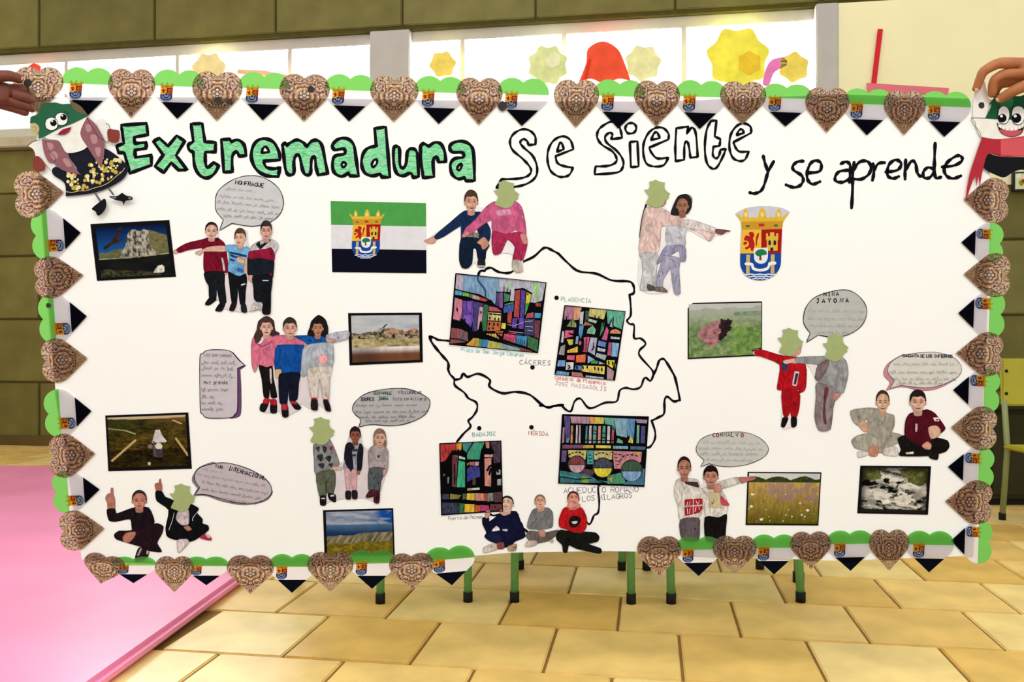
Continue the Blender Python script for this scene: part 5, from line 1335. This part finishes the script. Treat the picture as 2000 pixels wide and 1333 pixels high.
cutout('cut-out of two children sitting cross-legged, girl in grey and boy in maroon', 'V', '''
person
grey_trousers #aaa498 118,1030 180,980 300,960 420,1010 500,950 625,980 570,1060 450,1112 430,1152 250,1132 150,1102
shoe #dcd5ce 178,1142 280,1150 292,1167 190,1202|438,1112 560,1090 582,1182 440,1172
grey_sweatshirt #a39d90 108,732 250,705 360,708 470,758 540,780 542,880 500,980 430,1102 370,1092 380,1000 290,962 290,900 270,810 190,882 130,832
line drawstring #77726a 1 380,770 378,890
skin #d0a58a 188,870 240,828 287,880 287,942 230,932
skin #c4876e 288,1100 382,1090 372,1182 300,1182
head 428 648 135 210 #d6ac90 #4a3326 tied 0
person
black_trousers #151110 578,1012 660,980 800,1062 930,1000 1072,1030 1092,1090 1050,1142 880,1182 600,1182 612,1120
shoe #1a1616 888,1150 982,1160 972,1222 900,1202
shoe_mark #d8d0cc 655,1150! 735,1140! 735,1165! 665,1168!
maroon_sweater #520d1e 658,830 700,760 790,742 870,720 950,760 1052,902 1010,952 950,980 900,1042 820,1092 700,1022 648,970
white_emblem #c9a8ac 752,860! 776,860! 772,942! 754,942!
badge #e6dde0 930,800! 990,798! 992,836! 946,836!
red_mark #b8303c 955,815! 985,812! 985,830! 960,832!
skin #dcae98 883,902 960,880 1002,920 992,980 910,1012
skin #d49a84 820,1082 870,1040 912,1070 902,1117 850,1112
head 778 645 165 215 #d9ab98 #231a1d short .1
''')
cutout('cut-out of two standing friends in white sweatshirts pointing at the meadow photo', 'W', '''
paper #efeae6 90,620 150,555 110,470 140,370 190,338 250,370 268,460 250,560 330,570 390,640 385,520 430,450 500,445 540,490 540,590 740,545 915,543 915,572 790,607 600,660 600,720 655,830 635,930 605,1200 420,1205 400,960 345,1200 170,1190 130,850 90,720
person
white_sweater #dcd5cd 108,590 150,560 330,570 362,660 440,660 502,680 492,762 390,772 402,830 380,900 342,972 150,992 130,850 88,720
red_print #b02032 200,782! 380,772! 380,870! 350,912! 200,946!
white_letters #e2d8d2 284,772! 290,772! 288,925! 282,927!|200,848! 380,834! 380,841! 200,855!|225,800! 232,800! 222,842! 215,842!|250,795! 257,795! 248,838! 241,838!|310,790! 318,790! 335,828! 327,829!|345,785! 352,785! 345,825! 338,825!|220,868! 228,868! 232,930! 224,932!|250,862! 258,862! 250,925! 242,927!|310,858! 318,858! 308,905! 300,907!|340,850! 348,850! 355,885! 347,888!
dark_print #4a3038 200,595! 330,600! 345,650! 280,635! 205,610!
grey_trousers #62565c 150,990 342,970 352,1060 337,1205 170,1192
head 192 455 140 215 #b07a66 #2c1a15 tied 0
person
white_sweater #e0dad3 383,662 490,640 580,680 602,720 642,800 632,932 550,967 420,957 400,850 430,740
gold_print #d6c49c 452,702! 572,692! 572,862! 452,862!
sleeve #d2ccc4 530,602 740,545 762,602 620,652 560,662
skin #b8746c 750,552 830,545 917,545 917,572 830,592 790,607
skin #c48a78 490,642 560,610 577,690 512,702
red_cuff #c9505c 572,740 652,820 650,838 580,830
black_trousers #120f10 408,962 550,967 632,932 622,1080 602,1205 420,1205
head 468 540 155 205 #b98470 #20120e short .1
''')
cutout('cut-out of two boys sitting cross-legged and pointing up', 'T', '''
person
skin #b87a6a 92,470 105,430 130,412! 150,415! 150,365 162,350 174,365 177,425 192,470 192,592 120,592 113,520
dark_sweater #191016 108,590 192,580 215,632 390,570 560,568 622,720 560,772 400,832 380,800 360,690 200,717 130,702
dark_trousers #221119 188,860 240,820 330,820 500,790 640,738 717,770 702,850 650,950 702,1047 560,1032 480,990 220,912
skin #b97a68 280,890 320,840 412,830 412,870 350,942 290,932
shoe #241418 458,1000 562,1030 540,1112 430,1152 418,1100
white_laces #b8a8a4 470,1010! 485,1015! 450,1090! 438,1085!|540,1030! 568,1038! 552,1075! 535,1070!
head 460 492 160 200 #c08373 #3a2824 tied 0
person
skin #a8685c 628,320 642,302 670,298! 679,262 690,256 696,300 704,320 702,382 650,392
black_jacket #0d0e12 640,390 702,390 740,450 830,490 900,600 860,682 990,742 1000,530 1102,575 1080,620 1142,690 1142,740 1202,760 1207,810 1100,892 1010,932 830,907 760,872 748,780 780,590 650,490
pale_shirt #cbbdc6 888,600 992,590 992,742 920,752 860,690
line white_piping #d8d4d2 1 838,620 820,700 780,810
line white_piping #d8d4d2 1 1085,620 1040,680 1040,710
skin #b87868 943,780 990,763 1027,800 990,817
shoe #d6c9cc 873,920 980,910 992,950 900,1047 878,1040
pink_shoe #a8304c 1118,892 1180,850 1237,890 1232,920
pink_shoe #dcb8bc 1175,850 1215,860 1235,890 1200,890
''')
cutout('cut-out of three small children standing above the ridge photo', 'U', '''
paper #ddd2d6 85,470 190,425 240,520 270,600 300,595 320,470 350,400 400,352 430,400 440,470 480,515 530,480 525,390 570,372 605,400 610,490 625,560 605,700 570,820 560,897 520,890 440,865 320,868 200,890 135,912 100,700
person
patterned_top #8b8a8c 83,480 140,470 190,428 232,500 272,620 230,642 100,692 90,600
dark_pattern #34343a 100,500 130,490 120,530|150,490 180,500 165,540|110,560 150,550 140,600|170,570 210,560 200,600|120,620 160,615 150,650|190,620 225,610 215,640
red_mark #a02c3a 205,490 225,490 222,515 205,515
skin #d8b0a4 225,637 285,642 287,660 225,664
green_trousers #5a6150 105,690 232,660 242,760 222,842 180,822 175,740 175,852 130,852
shoe #16161a 135,850 172,850 172,912 135,912|190,830 242,840 242,892 200,872
white_strap #d8d4d4 140,862! 168,862! 168,872! 140,872!|205,842! 232,838! 235,850! 208,854!
person
grey_dress #9c9daa 345,478 420,478 415,662 303,652 312,600 340,620
dark_cardigan #1a1a28 318,482 350,460 380,500 360,520 372,662 345,662 308,582|420,468 442,500 438,580 430,652 405,684 400,560
dark_letters #3c3c48 365,508! 408,508! 408,526! 365,526!|367,545! 392,545! 392,562! 367,562!
skin #d6a4a8 310,660 346,660 346,812 325,812|360,665 396,670 391,812 365,812
skin #9c6458 402,668 422,668 415,692 402,690
shoe #241d24 318,815 352,815 352,870 320,867|363,812 398,812 399,867 368,867
head 386 410 80 112 #86503f #2a1a1c short 0
person
grey_jumper #a79b9b 483,520 530,480 590,485 622,520 622,640 600,692 530,642 522,692 490,692
logo #3a343a 545,550! 565,555! 560,575! 547,572!
grey_trousers #55595e 488,650 602,650 572,740 562,817 530,817 525,760 520,812 483,802
boot #4a1f25 490,810 527,800 512,852 463,857|525,815 560,815 557,897 523,892
skin #c89a90 590,660 612,660 600,700 588,692
head 564 428 86 118 #cda48f #8a705c long .2
''')
cutout('cut-out of three children sitting and looking up below the aqueduct drawing', 'Z', '''
person
navy_sweater #0f1132 128,400 190,392 202,440 330,350 490,330 542,460 590,600 480,652 440,692 360,722 300,682 210,652 148,602 170,560 128,470
knee_gap #f3f1ee 228,542 275,490 312,530
navy_trousers #141c40 148,602 210,560 330,580 330,660 210,652
logo #c8c8d0 340,525 395,520 390,545 350,540
skin #d49c90 155,352 185,290 207,345 192,392 160,402
skin #d8a898 320,300 430,290 420,350 360,375 320,350
foot #cfc3ba 138,722 230,680 292,690 280,742 140,777
foot #c0a880 400,712 492,682 482,752 410,757
skin #8a4a44 285,672 352,668 355,730 290,735
head 392 255 140 165 #e0b8a8 #231c20 up -.8
person
grey_sweater #78787c 690,300 830,290 882,340 887,440 872,502 750,522 618,512 618,440 650,350
grey_trousers #6f6561 598,592 640,540 800,560 942,530 962,560 900,602 850,642 720,672 640,652
skin #c08e80 730,530 800,540 800,600 750,600
foot #cfc2b8 588,692 620,650 712,650 702,692 600,712|850,640 892,630 892,667 860,662
skin #cfa08c 720,280 790,280 790,320 725,325
head 748 232 118 150 #dba792 #8a6a52 up .2
person
black_trousers #131613 928,572 970,530 1040,540 1200,550 1340,558 1387,600 1372,652 1270,682 1402,730 1412,772 1370,782 1150,732 1060,692 1040,772 1000,767 990,692 930,632
red_sweater #b9171e 958,400 1000,300 1060,280 1200,290 1252,400 1247,502 1200,557 1100,552 1040,522 958,492
dark_patch #241214 1062,450 1075,395 1130,378 1180,400 1180,450 1130,500 1080,490
white_patch #d8d0c8 1090,440 1150,430 1150,455 1110,465
skin #d88a80 1180,250 1170,290 1090,310 1060,300
head 1108 205 130 165 #dc9484 #4a2822 up .5
skin #dc968a 1040,285 1060,235 1090,215 1130,240 1170,235 1140,270 1090,290
''')
# ================================================================== map figures in the top corners
def figure(label, fr, org, lst, d=.0038):
    root = empty('map_figure', org, label, 'paper figure', 'paper map figures at the top corners')
    for l in lst.strip().split('\n'):
        t = l.split(); nm = t[0]
        if len(t) < 3: continue
        a = Art(d)
        if nm.startswith('line:'):
            a.stroke(catmull(pts(' '.join(t[3:]), fr), False, 4), float(t[2]), t[1]); nm = nm[5:]
        elif nm.startswith('flat:'):
            nm = nm[5:]
            for s in ' '.join(t[2:]).split('|'): a.poly(catmull(pts(s, fr), True, 4), t[1])
        elif nm.startswith('dots:'):
            nm = nm[5:]
            for s in t[2:]:
                x, y, r = map(float, s.split(',')); ox, oy, k = FR[fr]; p = ell(ox+x/k, oy+y/k, r/k, r/k, 0, 12)
                a.poly(p, t[1])
        else:
            ss = ' '.join(t[2:]).split('|')
            for s in ss[1:]:
                a2 = Art(d); a2.poly(catmull(pts(s, fr), True, 4), t[1], d+.0003, thick=.0003); a2.build(nm, M_print, root, org)
            a.poly(catmull(pts(ss[0], fr), True, 4), t[1], d+.0003, thick=.0003)
        a.build(nm, M_print, root, org); d = max(d, max((v[2] for v in a.v), default=d))+.00004
    return root
random.seed(3)
fl = []
for x0, x1, y0, y1, dy in ((575, 700, 965, 1125, -10), (690, 770, 1020, 1120, -20), (765, 905, 870, 1085, -30), (900, 990, 960, 1050, -40), (925, 1075, 845, 985, 20)):
    for k in range(int((x1-x0)*(y1-y0)/900)):
        u = random.random(); fl.append('%d,%d,%d' % (x0+u*(x1-x0), random.uniform(y0, y1)+u*dy, random.choice((9, 12, 15, 18))))
random.shuffle(fl)
half = len(fl)//2
figure('paper map figure with round eyes, paisley waistcoat and flowered skirt, top left corner', 'l', P(205, 430), '''
sleeve #f1efe8 360,690 300,705 255,740! 290,760 310,790 330,850 400,890 470,960 490,900 440,870 400,790 385,690|850,520 905,505 930,560 960,610 940,700 900,660 860,580
line:sleeve_line #1c1c20 1 250,735 300,700 360,685
line:sleeve_line #1c1c20 1 925,545 950,550 960,580 975,600
skirt #1d1e2c 600,800 770,750 920,760 1050,845 1130,925! 1080,1020 950,1100 800,1150 580,1175! 570,1060 470,985 490,920 680,950
dots:gold_flowers #c9ad55 '''+' '.join(fl[:half])+'''
dots:pale_flowers #f0e3a2 '''+' '.join(fl[half:])+'''
line:gold_hem #d9c87a 1.2 578,1135 640,1142 700,1130 760,1128 830,1105 900,1085 960,1055 1020,1005 1075,960 1095,930
blouse #f3f1ea 400,662! 530,592 640,545 775,487! 740,600 772,750 600,802 530,700 440,682
waistcoat #93616a 380,682! 530,702! 600,820 690,960 722,992! 560,952 490,890 440,880 400,800|772,490! 850,560 922,690! 920,800 892,932! 780,760 712,630
flat:waistcoat_pattern #b98a8c 420,720 470,720 480,760 440,780|450,800 500,790 520,840 480,860|560,860 600,850 640,910 600,920|760,560 800,560 810,610 770,620|800,650 850,650 860,710 820,720|840,760 890,760 880,830 860,830
line:waistcoat_seam #4a2a30 .9 410,700 450,790 500,850 480,890
line:waistcoat_seam #4a2a30 .9 770,500 860,650 915,690
hand #8a4038 950,602 1000,600 1052,615 1045,700 1000,715 955,690|310,850 350,830 405,890 405,952 345,960 308,930
face #2b6547 285,492! 350,460 380,382! 440,370! 500,366! 560,382! 640,375! 700,420 782,480! 640,550 530,592 400,662! 355,682! 350,600 280,545!
hair_bow #6f5f45 620,345! 650,360 720,400 780,475! 720,460 660,430 640,395
bun #c5b780 285,560 320,545 355,570 360,610 330,640 295,625
line:bun_curl #8a7d50 .8 300,590 320,575 340,595 325,615 308,605
flat:eye_white #f6f5f2 413,552 425,515 468,497 510,515 523,552 510,592 468,608 425,592|498,510 512,472 553,455 595,472 608,510 595,550 553,566 512,550
line:eye_ring #14161a 1 413,552 425,515 468,497 510,515 523,552 510,592 468,608 425,592 413,552
line:eye_ring #14161a 1 498,510 512,472 553,455 595,472 608,510 595,550 553,566 512,550 498,510
dots:pupil #0f0f12 485,545,28 572,495,28
dots:eye_glint #f4f4f4 475,530,8 562,482,8
line:lashes #14161a .8 580,455 590,440
line:lashes #14161a .8 595,465 610,455
lips #9c2742 525,645 560,605 600,590 640,580! 620,620 580,645!
line:lip_line #5a1426 .8 505,648 560,630 650,575
leg #6d6c70 835,1150! 855,1148! 905,1225! 888,1232!|950,1108! 968,1102! 1015,1165! 1000,1172!
shoe #16181e 890,1225 930,1200 945,1240 935,1290 900,1333 870,1345 850,1310 820,1285|970,1180 1040,1175 1080,1150 1110,1170 1165,1185 1165,1210 1110,1220 1095,1255 1080,1225 1020,1210
flat:shoe_shine #7d8088 985,1185 1030,1185 1020,1200|1130,1190 1160,1190 1150,1208
''')
figure('smiling paper map figure with big eyes and a red scarf, top right corner', 'r', P(1960, 345), '''
paper_tab #f2efe6 240,150 300,110 330,200 350,300 330,440 300,450 215,440
body #f3f0e6 195,452! 420,460 700,470 960,480! 930,560 860,600 440,632 340,632 280,612 240,530
line:body_line #2a2a2c .9 195,452 230,485 240,530 270,570 285,615
line:body_line #2a2a2c 1.2 198,452 320,454 420,462
face #1f5a38 350,335! 400,270 440,240 540,222 570,258! 620,262 700,240 800,260 880,330 900,470! 660,470 420,462 318,452! 372,345
flat:face_light #2f7a4c 440,300 520,260 560,300 540,360 460,360
lower_body #15171c 335,765 450,787 700,790 900,790 900,900 760,930 640,900 560,922 480,967 400,942 345,915 300,880!
scarf #b4303c 290,617! 440,636 700,605 900,600 900,775 700,785 450,787 345,762 300,882 268,1052! 258,960 240,1045! 225,960 152,1162! 150,1120 182,940 240,760
flat:scarf_fold #d65a60 450,640! 700,615! 700,780! 450,782!
line:scarf_line #7a1c28 .9 345,762 440,770 560,785
flat:mouth #3a1218 415,492! 480,535 540,545 610,530 660,492! 640,570 600,605 540,617 480,600 440,565
flat:tongue #c95a62 440,555 500,560 540,552 600,560 635,560 600,600 540,612 480,597
flat:teeth #f7f5f0 425,508! 455,520! 458,545! 432,530!|458,524! 485,533! 486,556! 460,548!|489,534! 522,540! 522,562! 490,558!|526,540! 562,540! 562,562! 527,562!|566,538! 596,532! 596,555! 566,560!|600,530! 625,518! 622,545! 600,552!|629,515! 655,500! 645,530! 627,542!
flat:eye_white #f8f7f4 425,430 435,375 475,350 515,375 525,430 510,485 475,505 438,485|543,430 555,370 600,350 645,370 658,430 640,490 600,512 558,490
line:eye_ring #14161a 1.1 425,430 435,375 475,350 515,375 525,430 510,485 475,505 438,485 425,430
line:eye_ring #14161a 1.1 543,430 555,370 600,350 645,370 658,430 640,490 600,512 558,490 543,430
dots:pupil #0d0d10 462,455,38 585,455,42
dots:eye_glint #f6f6f6 455,437,13 573,437,14
''')  # lighter scarf patch paints the light from behind into the colour
# ================================================================== the hands that hold the poster up
def hand(name, label, verts, edges, m, nails, root_i=0):
    me = bpy.data.meshes.new(name)
    co = [P(x, y, d) for x, y, d, r in verts]; base = co[0].copy()
    me.from_pydata([c-base for c in co], edges, []); me.materials.append(m)
    o = bpy.data.objects.new(name, me); C.objects.link(o); o.location = base
    sk = o.modifiers.new('skin', 'SKIN'); sk.use_smooth_shade = True; sk.branch_smoothing = .4
    for i, (x, y, d, r) in enumerate(verts):
        v = me.skin_vertices[0].data[i]; v.radius = (r, r); v.use_root = (i == root_i)
    ss = o.modifiers.new('smooth', 'SUBSURF'); ss.levels = 2; ss.render_levels = 2
    tag(o, label, 'hand')
    for x, y, d, ang, s in nails:
        bm = bmesh.new(); bmesh.ops.create_uvsphere(bm, u_segments=12, v_segments=8, radius=1)
        for v in bm.verts: v.co = (v.co.x*.0042*s, v.co.y*.0016*s, v.co.z*.0058*s)
        n = bpy.data.meshes.new('nail'); bm.to_mesh(n); bm.free()
        for f in n.polygons: f.use_smooth = True
        c = ob('nail', n, M_nail, o, P(x, y, d)-base); c.rotation_euler = (0, ang, 0)
    return o
M_skinr = flat_mat('brown_skin', '#a8683f', .5, .3, 45, .85, 1.12)
M_skinl = flat_mat('dark_brown_skin', '#6e3b2c', .5, .3, 45, .85, 1.12)
M_nail = flat_mat('finger_nail', '#c99078', .35, .4)
vr = [(2330, 140, .030, .036), (2130, 126, .046, .031), (2075, 138, .042, .027), (2040, 148, .038, .030), (2002, 148, .036, .027),
      (1968, 136, .038, .0125), (1930, 134, .036, .0112), (1904, 148, .028, .0102), (1896, 184, .014, .0085),
      (1972, 152, .034, .0125), (1944, 154, .030, .0112), (1926, 164, .024, .0102), (1931, 196, .012, .0085),
      (1980, 162, .012, .0115), (1954, 162, -.006, .0105), (1944, 188, -.012, .0085),
      (1996, 170, .008, .0105), (1974, 180, -.010, .0095), (1964, 202, -.013, .0078),
      (2022, 168, .050, .0150), (1988, 176, .052, .0125), (1958, 188, .040, .0112), (1933, 204, .020, .0088)]
er = [(0, 1), (1, 2), (2, 3), (3, 4), (4, 5), (5, 6), (6, 7), (7, 8), (4, 9), (9, 10), (10, 11), (11, 12), (4, 13), (13, 14), (14, 15), (3, 16), (16, 17), (17, 18), (3, 19), (19, 20), (20, 21), (21, 22)]
hr_ = hand('hand', 'hand with curled fingers pinching the top right corner of the poster', vr, er, M_skinr, [(1896, 182, .0225, .1, 1.0), (1935, 202, .0286, 1.0, 1.05)], 3)
vl = [(-330, 232, .014, .036), (-120, 202, .034, .031), (-66, 196, .032, .027), (-30, 188, .030, .029), (4, 186, .026, .024),
      (32, 188, .016, .0125), (54, 192, .003, .0112), (74, 198, -.008, .010), (88, 212, -.012, .0085),
      (30, 176, .010, .012), (50, 176, -.006, .011), (70, 182, -.012, .009),
      (24, 200, .014, .012), (46, 205, .000, .0105), (66, 212, -.010, .009),
      (6, 206, .012, .0105), (30, 212, .000, .0095), (52, 220, -.010, .008),
      (-8, 172, .044, .0150), (16, 164, .046, .0125), (38, 158, .034, .0110), (57, 162, .018, .0090)]
el = [(0, 1), (1, 2), (2, 3), (3, 4), (4, 5), (5, 6), (6, 7), (7, 8), (4, 9), (9, 10), (10, 11), (4, 12), (12, 13), (13, 14), (3, 15), (15, 16), (16, 17), (3, 18), (18, 19), (19, 20), (20, 21)]
hl_ = hand('hand', 'dark hand gripping the top left corner of the poster', vl, el, M_skinl, [(55, 162, .0270, 1.35, 1.05)], 3)

def sleeve(h, path, r0, r1, m):
    bm = bmesh.new(); rings = []; n = 20; pth = [P(*q)-h.location for q in path]
    pth = [pth[0].lerp(pth[1], 0)]+pth[1:]
    fine = []
    for a, b in zip(pth, pth[1:]):
        for k in range(8): fine.append(a.lerp(b, k/8))
    fine.append(pth[-1])
    for i, p in enumerate(fine):
        t = (fine[min(i+1, len(fine)-1)]-fine[max(i-1, 0)]).normalized(); u = t.cross(Vector((0, 1, 0))).normalized(); w = u.cross(t)
        r = r0+(r1-r0)*i/(len(fine)-1)+.0025*math.sin(i*1.9)+(.004 if i < 2 else 0)
        rings.append([bm.verts.new(p+(u*math.cos(2*math.pi*k/n)+w*math.sin(2*math.pi*k/n))*r*(1+.03*math.sin(3*k+i))) for k in range(n)])
    for a, b in zip(rings, rings[1:]):
        for k in range(n): bm.faces.new((a[k], a[(k+1) % n], b[(k+1) % n], b[k]))
    bm.faces.new(rings[-1])
    for f in bm.faces: f.smooth = True
    bmesh.ops.recalc_face_normals(bm, faces=bm.faces)
    me = bpy.data.meshes.new('sleeve'); bm.to_mesh(me); bm.free()
    so = ob('sleeve', me, m, h); sd = so.modifiers.new('cloth', 'SOLIDIFY'); sd.thickness = .003
sleeve(hl_, [(-190, 209, .034), (-420, 250, .0), (-800, 420, -.14)], .040, .062, flat_mat('navy_sleeve', '#232a44', .85, .1, 60))
sleeve(hr_, [(2210, 120, .048), (2440, 170, .01), (2800, 340, -.14)], .041, .062, flat_mat('grey_sleeve', '#7b7d82', .85, .1, 60))
